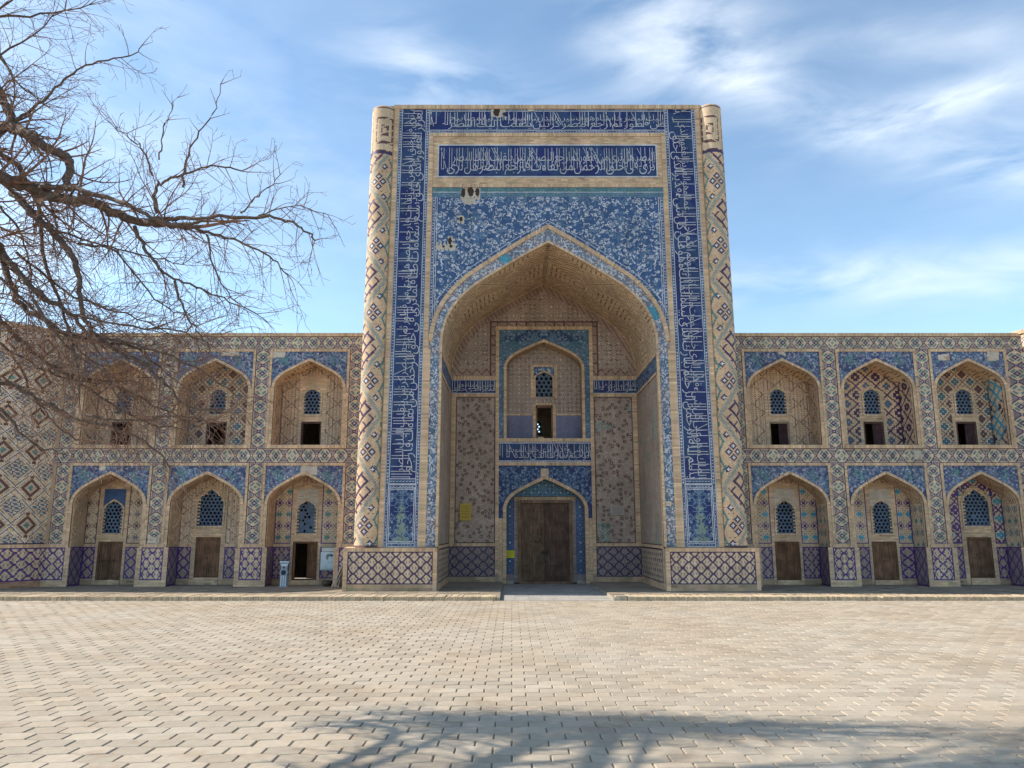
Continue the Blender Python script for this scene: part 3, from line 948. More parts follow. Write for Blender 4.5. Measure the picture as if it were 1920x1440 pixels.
# back wall of the block, with one small window seen through the upper doorway
wx, wz = pt(1008, 801, 34.9)
c = P['sandd']
S.box(XC - 6.3, wx - .12, 34.9, 35.0, 0, ZT - .3, c); S.box(wx + .12, XC + 6.3, 34.9, 35.0, 0, ZT - .3, c)
S.box(wx - .12, wx + .12, 34.9, 35.0, 0, wz - .3, c); S.box(wx - .12, wx + .12, 34.9, 35.0, wz + .3, ZT - .3, c)
S.box(XC - 4.4, XC + 4.4, YB + .12, 35.0, zb(835) - .2, zb(835), c)
S.build('wall', MAS, portal)
grille(portal, wx, .14, wz - .32, wz + .12, .18, 34.85, per=.13)

# top course
S = Soup()
frame_h(S, -5.95, 5.95, ZT - .16, ZT, pmap, d1=.06)
S.build('top_course', MAS, portal)

# script band round three sides
zt1, zt0 = zp(203), zp(250)
def band_h(u0, u1, v0, v1, start, seed, fmv=pmap, nm='inscription_band', em=.62, parent=portal, b=.14, dense=1.0, base='blue', cc='pale'):
    S = Soup()
    if b > 0:
        area(S, u0, u1, v0, v0 + b, .027, fmv, pat_border); area(S, u0, u1, v1 - b, v1, .027, fmv, pat_border)
    area(S, u0, u1, v0 + b, v1 - b, .05, fmv, floral(.05, seed, False, (base, 'navy'), .0, 'blue2'), maxrun=5, ja=.07)
    o = S.build(nm, MAS, parent)
    L = Soup()
    H = v1 - v0 - 2 * b
    inscription(L, u1 - u0, H, lambda u, v, d: fmv(u0 + u, v0 + b + v, d), start=start, seed=seed, em=em, dense=dense, color=cc)
    if parent.parent is None: L.build('lettering', MAS, o)
    else: L.build('lettering', MAS, parent)
    return o
WORLDLOC['inscription_band'] = Vector((0, 0, 0))
band_h(-B0 - .0, B0 + .0, zt0, zt1, 40, 5)
zc0 = zp(897)
for sx in (-1, 1):
    S = Soup()
    lo, hi = (B0, B1) if sx > 0 else (-B1, -B0)
    b = .15
    for a in (lo, hi - b):
        area(S, a, a + b, zc0 - .2, zt1, .027, pmap, pat_border)
    area(S, lo + b, hi - b, zc0 - .2, zc0, .027, pmap, pat_border)
    area(S, lo + b, hi - b, zc0, zt1, .05, pmap, floral(.05, 8 + sx, False, ('blue', 'navy'), .0, 'blue2'), maxrun=5, ja=.07)
    o = S.build('inscription_band', MAS, portal)
    L = Soup()
    H = B1 - B0 - 2 * b; LL = zt1 - zc0
    if sx < 0: fmr = lambda u, v, d: pmap(-B0 - b - v, zc0 + u, d)
    else: fmr = lambda u, v, d: pmap(B0 + b + v, zt1 - u, d)
    inscription(L, LL, H, fmr, start=0 if sx > 0 else 22, seed=21 + sx, em=.60, dense=.85)
    L.build('lettering', MAS, o)
    # floral panel under the script
    S = Soup()
    z0, z1 = ZD + .06, zc0 - .2
    for (a, b_, c_, d_) in ((lo, lo + .14, z0, z1), (hi - .14, hi, z0, z1), (lo + .14, hi - .14, z0, z0 + .14), (lo + .14, hi - .14, z1 - .14, z1)):
        area(S, a, b_, c_, d_, .026, pmap, pat_border)
    def vase(U, V, W, H):
        idx = floral(.026, 61, True, ('navy', 'blue'), .45, 'blue3')(U, V, W, H)
        x = np.abs(U - W / 2); y = V / H
        w = np.interp(y, [0, .08, .12, .22, .30, .36, .44, .5, .56, .62, .68, .8], [.3, .26, .07, .2, .22, .08, .2, .14, .05, .12, .03, 0])
        idx = np.where((x < w) & (smooth_noise(U.shape, 2, 5) > .35), I['green'], idx)
        idx = np.where(np.abs(x - w - .02) < .016, I['blue3'], idx)
        ed = np.minimum(np.minimum(U, W - U), np.minimum(V, H - V))
        return np.where(np.abs(ed - .05) < .014, I['pale'], idx)
    area(S, lo + .14, hi - .14, z0 + .14, z1 - .14, .026, pmap, vase)
    S.build('floral_panel', MAS, portal)

# brick courses that frame everything
S = Soup()
for sx in (-1, 1):
    a, b_ = sorted((sx * B1, sx * 5.9)); frame_v(S, a, b_, ZD + .06, ZT - .16, pmap)
    a, b_ = sorted((sx * T0, sx * B0)); frame_v(S, a, b_, ZS - .3, zp(250), pmap)
    a, b_ = sorted((sx * 4.28, sx * B0)); frame_v(S, a, b_, ZD + .06, ZS - .3, pmap)
frame_h(S, -T0, T0, zp(256.5), zp(250), pmap)
frame_h(S, -T0, T0, zp(351.5), zp(345.5), pmap)
S.build('brick_frame', MAS, portal)

# brick panel with the second line of script
S = Soup()
za, zbb = zp(330.5), zp(273.5)
for (a, b_, c_, d_) in ((-T0, T0, zp(345.5), za - .05), (-T0, T0, zbb + .05, zp(256.5)), (-T0, -4.2, za - .05, zbb + .05), (4.2, T0, za - .05, zbb + .05)):
    bricks(S, a, b_, c_, d_, pmap, col='red' if False else 'sand', bh=.066)
S.build('brick_panel', MAS, portal)
S = Soup()
area(S, -4.2, 4.2, za - .05, zbb + .05, .05, pmap, floral(.05, 31, False, ('blue', 'navy'), 0), maxrun=5)
for (a, b_, c_, d_) in ((-4.2, 4.2, za - .05, za), (-4.2, 4.2, zbb, zbb + .05), (-4.2, -4.15, za, zbb), (4.15, 4.2, za, zbb)):
    area(S, a, b_, c_, d_, .05, pmap, lambda U, V, W, H: np.full(U.shape, I['pale']), d=.018)
o = S.build('inscription_panel', MAS, portal)
L = Soup()
inscription(L, 8.2, zbb - za - .1, lambda u, v, d: pmap(-4.1 + u, za + .05 + v, d), start=30, seed=33, em=.55, dense=2.3, thin=.8)
L.build('lettering', MAS, o)

# spandrels
S = Soup()
z1 = zp(351.5); z0 = zp(369.5)
def teal_border(U, V, W, H):
    k = np.sin(U * 52) * .05
    return sel((np.minimum(V, H - V) < .02, 'blue3'), (np.abs(V - H / 2) < .02, 'pale'), (np.abs(V - H * .75 - k) < .03, 'turq'), (np.abs(V - H * .28 + k * .6) < .025, 'blue3'),
               (smooth_noise(U.shape, 2, 3) > .7, 'green'), default='teal')
area(S, -T0, T0, z0, z1, .026, pmap, teal_border)
def spand(U, V, W, H):
    idx = floral(.024, 41, True, ('blue2', 'blue2'), 1.45, 'pale', scale=1.18)(U, V, W, H)
    u = U - T0; v = V + ZS - .4
    ed = T0 - np.abs(u)
    idx = np.where(ed < .14, pat_border(ed, V, .14, 9), idx)
    idx = np.where(np.abs(ed - .2) < .014, I['pale'], idx)
    idx = np.where(inarch(u, v, AO + .16, ZS, RO + .16) & ~inarch(u, v, AO + .14, ZS, RO + .13), I['pale'], idx)
    # places where the tiles have fallen off
    def loc(px, py): x, z = pt(px, py, YP); return x - XC, z
    rects = []; holes = []
    for (x0, y0, x1, y1) in ((861, 369, 899, 374), (865, 372, 890, 382), (856, 405, 869, 419), (837, 445, 848, 468), (814, 457, 854, 468)):
        a = loc(x0, y1); b_ = loc(x1, y0); rects.append((a[0], b_[0], a[1], b_[1]))
    for (x, y, rx, ry) in ((862, 411, .06, .1), (841, 452, .07, .14), (843, 462, .06, .06), (829, 462, .05, .05)):
        a = loc(x, y); holes.append((a[0], a[1], rx, ry))
    return patchmask(idx, u, v, rects, holes)
msk = lambda U, V: ~inarch(U, V, AO - .03, ZS, RO - .03)
area(S, -T0, T0, ZS - .4, z0, .024, pmap, spand, msk)
S.build('spandrel', MAS, portal)
S = Soup()                                  # bare plaster patches higher up, with the holes left by fallen tiles
def patch(S, x0, y0, x1, y1, holes, fm=pmap, Y=YP, xc=XC, d=.017):
    a = pt(x0, y1, Y); b_ = pt(x1, y0, Y)
    u0, u1, v0, v1 = a[0] - xc, b_[0] - xc, a[1], b_[1]
    U, V, cu, cv = grid(u0, u1, v0, v1, .03)
    idx = np.full(U.shape, I['plaster'])
    n = smooth_noise(U.shape, 4, int(x0))
    ed = np.minimum(np.minimum(U - u0, u1 - U), np.minimum(V - v0, v1 - V))
    idx = np.where(n > .75, I['sandd'], idx)
    idx = np.where(ed + .09 * n < .06, -1, idx)
    for (hx, hy, rx, ry) in holes:
        q = pt(hx, hy, Y)
        idx = np.where((((U - q[0] + xc) / rx) ** 2 + ((V - q[1]) / ry) ** 2 + .5 * smooth_noise(U.shape, 3, 9)) < 1, I['hole'], idx)
    mosaic(S, idx, u0, v0, cu, cv, fm, d, 3, .06)
for a in ((918, 201, 947, 221, [(929, 210, .16, .2), (943, 215, .09, .12)]), (862, 352, 900, 372, [(866, 361, .09, .22), (880, 360, .13, .25), (893, 361, .10, .2)]), (988, 201, 1002, 209, [])):
    S = Soup()
    patch(S, *a)
    S.build('bare_patch', MAS, portal)

# archivolt: outer brick edge, band of flowers, inner edge
S = Soup()
archstrip(S, pmap, AO - .02, RO, AO - .17, RO - .17, ZS, None, d1=.07)
archstrip(S, pmap, A0 + .09, RI + .09, A0, RI, ZS, ZD + .06, d1=.06)
S.build('arch_course', MAS, portal)
S = Soup()
inn = lambda U, V: inarch(U, V, AO - .12, ZS, RO - .15) & ~inarch(U, V, A0 + .05, ZS, RI + .05)
def arv(U, V, W, H):
    u = U - AO; v = V + ZD + .06
    idx = floral(.026, 51, True, ('slate', 'mauve'), 1.5, 'pale', scale=.7)(U, V, W, H)
    up = (v > ZS - .6) & (smooth_noise(U.shape, 6, 2) > .25)
    idx = np.where(up & (idx == I['slate']), I['mauve'], idx)
    idx = np.where(up & (idx == I['lil']) & (smooth_noise(U.shape, 3, 8) > .4), I['gb'], idx)
    for (x, y) in ((945, 484), (952, 492), (1221, 583), (1228, 592), (1218, 596)):
        q = pt(x, y, YP)
        idx = np.where(((u - q[0] + XC) ** 2 + (v - q[1]) ** 2 < .19 ** 2) & (smooth_noise(U.shape, 3, 4) > .3), I['cyan'], idx)
    return idx
area(S, -AO, AO, ZD + .06, ZS + RO, .026, pmap, arv, lambda U, V: np.where(V < ZS, (np.abs(U) < 4.29) & (np.abs(U) > A0 + .05), inn(U, V)))
S.build('flower_band', MAS, portal)

# corner columns: brick-glaze zigzags
CR = .455
def colmap(sx):
    def f(u, v, d):
        ph = u / CR
        lean = -.0065 * (v - 1.5)
        return np.stack([XC + sx * (6.32 + lean) + (CR + d) * np.sin(ph), YP + .24 - (CR + d) * np.cos(ph), v + 0 * u], -1)
    return f
def colpat(sx):
    def f(U, V, W, H):
        c = .0405
        i = np.floor(U / c) if sx > 0 else np.floor((W - U) / c)     # 0 = side next to the arch
        w = math.floor(W / c)
        j = np.floor(V / c)
        per = 62
        ph = (j + 14) % per
        tri = np.abs(ph - per / 2) / (per / 2)          # 1..0..1
        lo, hi = w * .25, w * .80
        s_ = hi - (hi - lo) * tri
        dist = i - s_
        core = np.abs(dist) <= 1.7
        chk = ((i + j) % 2 == 0)
        rim = (np.abs(dist) > 1.7) & (np.abs(dist) < 3.2)
        # inner side: turquoise steps and flowers
        t2 = np.abs((j % 22) - 11)
        stair = (np.abs(i - w * .22 - (t2 - 5) * .55) < 1.2) & (dist < -4)
        jc = (j + 14 + per / 2) % per - per / 2          # 0 where the spine is furthest out
        jc = np.where(jc > per / 2, jc - per, jc)
        jmid = ph - per / 2
        def flower(ci, cj):
            a = np.abs(i - ci); b = np.abs(jmid - cj)
            ring = (a + b <= 3) & (a + b >= 2) | ((a == 2) & (b == 2)) & False
            cen = (a + b < 1.5)
            return ring, cen
        rg = np.zeros(U.shape, bool); ce = rg.copy()
        c0 = round(w * .52)
        for (a, b) in ((c0, 5.), (c0 - 4, 0.), (c0 + 4, 0.), (c0, -5.), (c0 - 5, 15.), (c0 - 5, -15.)):
            a = round(a); b = round(b)
            r1, c1 = flower(a, b); rg |= r1; ce |= c1
        dots = (np.abs(dist) > 6) & (dist < 0) & ((i % 4 == 1) & (j % 5 == 2)) & (np.abs(jmid) > 9)
        # outer side: key pattern
        jm2 = np.where(ph < per / 2, ph, ph - per)       # 0 where the spine is furthest in
        m = np.abs(i - w * .90) + np.abs(jm2)
        p_ = (i + jm2); q_ = (i - jm2)
        k1 = (m > 12) & (m < 15.6) & (dist > 4.5)
        k2 = (m > 5.5) & (m < 9.5) & (jm2 < 3) & (dist > 4.5)
        k3 = (np.abs(q_ - (w - 11)) < 1.6) & (jm2 > -3) & (jm2 < 9) & (dist > 5)
        k4 = (m < 2.5) & (dist > 4.5)
        mm = np.abs(i - (w + 2)) + np.abs(np.abs(jm2) - per * .33)
        k5 = (mm > 2.5) & (mm < 6.5) & (dist > 4.5)
        ins = (dist < -3)
        ka = np.mod(i + jm2, 12); kb = np.mod(i - jm2, 12); k2a = np.mod(i + jm2, 24)
        key = (dist > 4) & ((ka < 2.6) | ((kb < 2.6) & (k2a < 12)) | ((kb > 5) & (kb < 7.5) & (k2a > 14) & (k2a < 22)))
        top = V > H - 1.9
        return sel((np.minimum(V, H - V) < .05, 'purple'),
                   (top & (V < H - 1.8), 'purple'),
                   (top & (V > H - .22), 'sand2'), (top, np.where((np.floor(np.maximum(np.abs(i - w * .42), np.abs(V - H + .95) / .0405 * .62) / 1.7) % 3 == 1) & ((i + 2 * j) % 13 > 2) & (i > w * .12) & (i < w * .75), I['choc'], I['sand2'])),
                   (core & chk, 'line'), (core, 'green'), (rim & (np.mod(i + j * np.sign(tri - .5), 3) < 1), np.where(ins, I['turq'], I['sandd'])),
                   (rg & ins & (dist < -4), 'purple'), (ce & ins & (dist < -4), 'white'), (stair, 'turq'), (dots, 'choc'),
                   (key, 'purple'), default='sand')
    return f
for sx in (-1, 1):
    S = Soup()
    zt = zp(206) if sx < 0 else zp(203)
    z0 = ZD + .07
    Ua = CR * R(100)
    area(S, -Ua, Ua, z0, zt, .0405, colmap(sx), colpat(sx), d=0, maxrun=1, ja=.09)
    # rounded shoulder and cap
    fm = colmap(sx)
    n = 18
    for k in range(n):
        a0, a1 = -Ua + 2 * Ua * k / n, -Ua + 2 * Ua * (k + 1) / n
        for (d0, h0, d1, h1) in ((0, 0, 0, .05), (0, .05, -.06, .10), (-.06, .10, -CR + .02, .12)):
            u = np.array([a0, a1, a1, a0]); v = np.array([zt + h0, zt + h0, zt + h1, zt + h1]); d = np.array([d0, d0, d1, d1])
            S.quads(fm(u, v, d)[None], jit(P['sand'], 1, .1))
    # square block the column stands on
    S.build('column', MAS, portal)

# dado blocks
for sx in (-1, 1):
    S = Soup()
    lo, hi = (A0 + .0, 7.02) if sx > 0 else (-7.02, -A0 - .0)
    S.box(XC + lo, XC + hi, YP - .20, YP + .9, 0.0, ZD, P['mortar'])
    fb = lambda u, v, d: np.stack([XC + u, np.zeros_like(u) + YP - .20 - d, v + 0 * u], -1)
    frame_h(S, lo, hi, ZD - .09, ZD + .03, fb, d1=.035)
    frame_v(S, lo, lo + .14, PZ, ZD - .09, fb, d1=.03); frame_v(S, hi - .14, hi, PZ, ZD - .09, fb, d1=.03)
    bricks(S, lo + .14, hi - .14, PZ, .33, fb, bh=.1, bw=.4, col='sandd')
    S.quads([[(XC + lo, YP - .24, ZD + .031), (XC + hi, YP - .24, ZD + .031), (XC + hi, YP + .5, ZD + .06), (XC + lo, YP + .5, ZD + .06)]], P['sand'])
    area(S, lo + .14, hi - .14, .33, ZD - .09, .0345, fb, pat_dado(.415, .34), d=.012, maxrun=3)
    S.build('dado', MAS, portal)

# recess: vault, side walls, back wall
DEP = YB - YP
fmv, LV = profile_map(A0, ZS, RI, ZS - .25, YP - .02, XC)
S = Soup()
area(S, 0, LV, .02, .17, .03, fmv, lambda U, V, W, H: np.where((np.floor(U / .06) % 2 == 0), I['sand'], I['sandd']), d=.012, maxrun=1)
area(S, 0, LV, .17, DEP - .1, .033, fmv, pat_vault, d=.0, maxrun=6, ja=.09)
area(S, 0, LV, DEP - .1, DEP + .02, .03, fmv, lambda U, V, W, H: np.where((np.floor(U / .06) % 2 == 0), I['sand'], I['sandd']), d=.012, maxrun=1)
S.build('vault', MAS, portal, smooth=False)
zi0, zi1 = zb(738), zb(712)
for sx in (-1, 1):
    S = Soup()
    fs = side(XC + sx * A0, -sx, YP)
    area(S, .25, DEP, zi0, zi1, .04, fs, floral(.04, 70 + sx, False, ('blue', 'navy'), .9, 'blue3'))
    frame_h(S, .2, DEP, zi1, zi1 + .1, fs, d1=.03); frame_h(S, .2, DEP, zi0 - .1, zi0, fs, d1=.03)
    frame_h(S, .2, DEP, ZD, ZD + .1, fs, d1=.03)
    bricks(S, 0, .2, 0, ZS - .2, fs, bw=.2)
    bricks(S, .2, DEP, zi1 + .1, ZS - .2, fs)
    def softg(U, V, W, H):
        idx = girih(.04, 80 + sx, 'gb', 'gb')(U, V, W, H)
        return idx
    area(S, .3, DEP - .15, ZD + .1, zi0 - .1, .04, fs, softg)
    bricks(S, .2, .3, ZD + .1, zi0 - .1, fs, bw=.1); bricks(S, DEP - .15, DEP, ZD + .1, zi0 - .1, fs, bw=.15)
    area(S, .3, DEP, .33, ZD - .02, .04, fs, pat_dado(.40, .34)); bricks(S, 0.2, DEP, 0, .33, fs)
    S.build('side_wall', MAS, portal)

fb_ = plane(YB, XC)
NX = xb(1107, 700) - .0                       # half width of the middle bay of the back wall
NXL = xb(934, 700)
NXc = (NX + NXL) / 2; NXh = (NX - NXL) / 2
zf = zb(617)
UA, UZS, = (xb(1092, 750) - xb(949, 750)) / 2, zb(690); UR = zb(641) - UZS; UC = (xb(1092, 750) + xb(949, 750)) / 2; UZ0 = zb(822)
DA, DZS = (xb(1103, 960) - xb(943, 960)) / 2 - .12, zb(955); DR = zb(897) - DZS; DC = (xb(1103, 960) + xb(943, 960)) / 2
S = Soup()
msk = lambda U, V: ~(inarch(U, V, UA, UZS, UR, UC) & (V > UZ0)) & ~inarch(U, V, DA, DZS, DR, DC) & inarch(U, V, A0 + .1, ZS, RI + .1)
U, V, cu, cv = grid(-A0, A0, 0, ZS + RI, .05)
mosaic(S, np.where(msk(U, V), I['gb2'], -1), -A0, 0, cu, cv, fb_, 0, 400, .02)
S.build('back_wall', MAS, portal)
# lunette lattice above
S = Soup()
mid = lambda U, V: (U > NXL - .02) & (U < NX + .02) & (V < zf + .1)
lun = lambda U, V: inarch(U, V, A0 - .05, ZS, RI - .05) & ~mid(U, V) & (V > zb(705))
def lunp(U, V, W, H):
    u = U - A0; v = V + zb(705)
    idx = pat_lattice(.40)(U, V, W, H)
    # bands with triangles along the edges
    e1 = (np.abs(np.maximum(np.abs(u - NXc) - NXh, (v - zf) * 1.0) - .32) < .035)
    ed = (v < zb(705) + .32)
    tri = np.abs(((u / .4) % 1) - .5) * .5
    idx = np.where(ed, np.where(np.abs(v - zb(705) - .05 - tri) < .03, I['choc'], I['gb']), idx)
    m2 = np.maximum(np.abs(u - NXc) - NXh, (v - zf)) 
    idx = np.where((m2 < .3) & (m2 > 0) & ~ed, np.where(np.abs(m2 - .06 - np.abs((((u + v) / .4) % 1) - .5) * .4) < .026, I['choc'], I['gb']), idx)
    arch_in = ~inarch(u, v, A0 - .35, ZS, RI - .38)
    idx = np.where(arch_in, np.where(((U * 5 + V * 3) % 1) < .16, I['choc'], I['gb']), idx)
    idx = np.where(e1, I['choc'], idx)
    return idx
area(S, -A0, A0, zb(705), ZS + RI, .034, fb_, lunp, lun)
S.build('lunette', MAS, portal)
S = Soup()
archstrip(S, fb_, A0 - .05, RI - .05, A0 + .03, RI + .03, ZS, d1=.04)
for (a, b_) in ((-A0, NXL - .1), (NX + .1, A0)):
    frame_h(S, a, b_, zb(712), zb(705.5), fb_); frame_h(S, a, b_, zb(744), zb(738), fb_)
    frame_h(S, a, b_, ZD, ZD + .11, fb_)
frame_v(S, NXL - .1, NXL + .04, .35, zf + .1, fb_, d1=.06); frame_v(S, NX - .04, NX + .1, .35, zf + .1, fb_, d1=.06)
frame_h(S, NXL + .04, NX - .04, zf - .04, zf + .1, fb_, d1=.06)
frame_h(S, NXL + .04, NX - .04, zb(828), UZ0, fb_, d1=.06)
frame_h(S, NXL + .04, NX - .04, zb(873), zb(867), fb_, d1=.05)
for (a, b_) in ((-A0 + .02, -A0 + .2), (A0 - .2, A0 - .02)):
    frame_v(S, a, b_, ZD + .11, zb(744), fb_, d1=.03)
S.build('brick_frame', MAS, portal)
# side bays: script, girih, dado
for k, (a, b_) in enumerate(((-A0, NXL - .1), (NX + .1, A0))):
    band_h(a, b_, zi0, zi1, 12 + 9 * k, 90 + k, fb_, em=.45, b=.03, dense=1.6, cc='pale')
    S = Soup()
    g0, g1 = (a + .22, b_ - .02) if k == 0 else (a + .02, b_ - .22)
    area(S, g0, g1, ZD + .12, zb(745), .03, fb_, girih(.03, 100 + k))
    S.build('tile_panel', MAS, portal)
    S = Soup()
    area(S, a, b_, .30, ZD - .02, .0345, fb_, pat_dado(.46, .38, 'purple', 'gb', 'mauve'), maxrun=3)
    bricks(S, a, b_, 0, .30, fb_, bh=.1, bw=.4, col='sandd')
    S.build('dado', MAS, portal)
band_h(NXL + .04, NX - .04, zb(867), zb(828), 3, 95, fb_, em=.5, b=.08, dense=1.5, cc='pale')

# upper niche
def bent(fmx, *a): pass
UD = .75
fmn, LN = profile_map(UA, UZS, UR, UZ0, YB - .03, XC + UC)
S = Soup()
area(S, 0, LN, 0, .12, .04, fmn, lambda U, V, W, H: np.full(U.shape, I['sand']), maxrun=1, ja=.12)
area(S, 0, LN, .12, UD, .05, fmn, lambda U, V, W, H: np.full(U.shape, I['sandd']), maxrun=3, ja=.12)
S.quads([[(XC + UC - UA, YB - .05, UZ0), (XC + UC + UA, YB - .05, UZ0), (XC + UC + UA, YB + UD, UZ0), (XC + UC - UA, YB + UD, UZ0)]], P['dust'])
un = S.build('upper_niche', MAS, portal)
S = Soup()
sp = lambda U, V: ~inarch(U, V, UA + .04, UZS, UR + .04, UC)
area(S, NXL + .04, NX - .04, UZS - .25, zf - .04, .03, fb_, floral(.03, 110, True, ('blue', 'teal'), .9, 'blue3', tealmix=.45), sp)
for (a, b_) in ((NXL + .04, UC - UA - .04), (UC + UA + .04, NX - .04)):
    area(S, a, b_, UZ0, UZS - .25, .03, fb_, floral(.03, 111, False, ('slate', 'teal'), .5, 'blue3'))
S.build('spandrel', MAS, un)
S = Soup()
archstrip(S, fb_, UA + .10, UR + .10, UA - .02, UR - .02, UZS, UZ0, uc=UC, d1=.05)
S.build('arch_course', MAS, un)
fbu = plane(YB + UD, XC)
k_ = (YB + UD) / YB
uwx = pt(1020, 720, YB + UD)[0] - XC
ww = .36; wz0, wzs, wzt = pt(0, 745, YB + UD)[1], pt(0, 709, YB + UD)[1], pt(0, 698, YB + UD)[1]
dz1 = pt(0, 760, YB + UD)[1]; dw = .36
S = Soup()
nich_in = lambda U, V: inarch(U, V, UA + .02, UZS, UR + .02, UC)
notdoor = lambda U, V: ~((np.abs(U - uwx) < dw - .0) & (V < dz1)) & ~(inarch(U, V, ww, wzs, wzt - wzs, uwx) & (V > wz0))
area(S, UC - UA, UC + UA, pt(0, 776, YB + UD)[1], UZS + UR, .03, fbu, pat_lattice(.36, 'choc', 'gb', 'line'), lambda U, V: nich_in(U, V) & notdoor(U, V))
area(S, UC - UA, UC + UA, UZ0 - .25, pt(0, 779, YB + UD)[1], .03, fbu, pat_dots('lil', 'blue3', .13), lambda U, V: notdoor(U, V))
S.build('niche_back_wall', MAS, un)
S = Soup()
zz = pt(0, 776, YB + UD)[1]
frame_h(S, UC - UA, uwx - dw - .16, pt(0, 779, YB + UD)[1], zz, fbu, d1=.03); frame_h(S, uwx + dw + .16, UC + UA, pt(0, 779, YB + UD)[1], zz, fbu, d1=.03)
for sx in (-1, 1):
    a, b_ = sorted((uwx + sx * (dw), uwx + sx * (dw + .13))); frame_v(S, a, b_, UZ0, dz1 + .02, fbu, d1=.05)
    a, b_ = sorted((uwx + sx * (ww + .08), uwx + sx * (ww + .2))); frame_v(S, a, b_, wz0 - .05, pt(0, 684, YB + UD)[1], fbu, d1=.04)
frame_h(S, uwx - ww - .08, uwx + ww + .08, pt(0, 684, YB + UD)[1] - .1, pt(0, 684, YB + UD)[1], fbu, d1=.04)
frame_h(S, uwx - dw, uwx + dw, dz1, dz1 + .1, fbu, d1=.04)
archstrip(S, fbu, ww, wzt - wzs, ww + .07, wzt - wzs + .06, wzs, wz0, uc=uwx, d1=.05)
area(S, uwx - ww - .08, uwx + ww + .08, wzs - .1, pt(0, 684, YB + UD)[1] - .1, .03, fbu, floral(.03, 112, False, ('blue2', 'blue3'), .8), lambda U, V: ~inarch(U, V, ww + .05, wzs, wzt - wzs + .05, uwx), d=.02)
S.build('window_surround', MAS, un)
grille(un, XC + uwx, ww + .03, wz0 - .05, wzs, wzt - wzs, YB + UD + .05, per=.20)
S = Soup()
for sx in (-1, 1):
    S.box(XC + uwx + sx * dw - .06, XC + uwx + sx * dw + .06, YB + UD - .02, YB + UD + .25, UZ0, dz1, (.22, .12, .07))
S.box(XC + uwx - dw, XC + uwx + dw, YB + UD - .02, YB + UD + .25, dz1 - .1, dz1, (.2, .11, .07))
S.build('door_frame', WOOD, un)

# doorway
dd_ = .45
fmn, LN = profile_map(DA, DZS, DR, 0.0, YB - .03, XC + DC)
S = Soup()
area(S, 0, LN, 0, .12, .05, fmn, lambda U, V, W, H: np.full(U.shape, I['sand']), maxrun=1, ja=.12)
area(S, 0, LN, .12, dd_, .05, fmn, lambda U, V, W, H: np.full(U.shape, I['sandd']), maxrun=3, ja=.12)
dn = S.build('doorway', MAS, portal)
S = Soup()
sp = lambda U, V: ~inarch(U, V, DA + .08, DZS, DR + .08, DC)
area(S, NXL + .04, NX - .04, DZS - .35, zb(873), .028, fb_, floral(.028, 120, True, ('navy', 'blue'), .8, 'blue3'), sp)
for (a, b_) in ((NXL + .04, DC - DA - .1), (DC + DA + .1, NX - .04)):
    bricks(S, a, b_, 0, DZS - .35, fb_, bw=.12)
S.build('spandrel', MAS, dn)
S = Soup()
archstrip(S, fb_, DA + .12, DR + .12, DA - .02, DR - .03, DZS, 0.0, uc=DC, d1=.05)
a = pt(1014, 893, YB)[0] - XC
bricks(S, a, a + .32, DZS + DR + .08, DZS + DR + .4, fb_, bw=.1, bh=.1, col='sand2', d=.03)
S.build('arch_course', MAS, dn)
YD = YB + dd_
fbd = plane(YD, XC)
doorc = pt(1022, 1020, YD)[0] - XC
dhw = (pt(1073, 1020, YD)[0] - pt(971, 1020, YD)[0]) / 2
dtop = pt(0, 938, YD)[1]
S = Soup()
in_ = lambda U, V: inarch(U, V, DA + .02, DZS, DR + .02, DC)
area(S, DC - DA, DC + DA, dtop + .16, DZS + DR, .026, fbd, pat_lattice(.30, 'navy', 'teal', 'blue3'), in_)
for sx in (-1, 1):
    a, b_ = sorted((doorc + sx * (dhw + .16), DC + sx * DA))
    def jam(U, V, W, H):
        idx = pat_lattice(.36, 'navy', 'blue2', 'blue3')(U - W / 2 + .18, V, W, H)
        return np.where((np.minimum(U, W - U) < .03) | (V < .03), I['vio'], idx)
    area(S, a, b_, .36, dtop + .16, .026, fbd, jam, in_)
    area(S, a, b_, 0, .12, .05, fbd, lambda U, V, W, H: np.full(U.shape, I['dust'])); bricks(S, a, b_, .12, .36, fbd, vertical=True, bw=.2, bh=.06, col='mauve')
frame_h(S, doorc - dhw - .16, doorc + dhw + .16, dtop, dtop + .14, fbd, d1=.05, col='sandd')
frame_v(S, doorc - dhw - .16, doorc - dhw, 0.05, dtop, fbd, d1=.05, col='mauve'); frame_v(S, doorc + dhw, doorc + dhw + .16, 0.05, dtop, fbd, d1=.05, col='mauve')
S.build('door_surround', MAS, dn)
S = Soup()
X0 = XC + doorc
fc = (.19, .115, .07)
S.box(X0 - dhw, X0 - dhw + .13, YD - .1, YD + .1, .03, dtop, fc); S.box(X0 + dhw - .13, X0 + dhw, YD - .1, YD + .1, .03, dtop, fc)
S.box(X0 - dhw + .13, X0 + dhw - .13, YD - .1, YD + .1, dtop - .12, dtop, fc)
S.box(X0 - dhw + .13, X0 + dhw - .13, YD - .1, YD + .1, .0, .1, fc)
md = S.build('main_door', WOOD, portal)
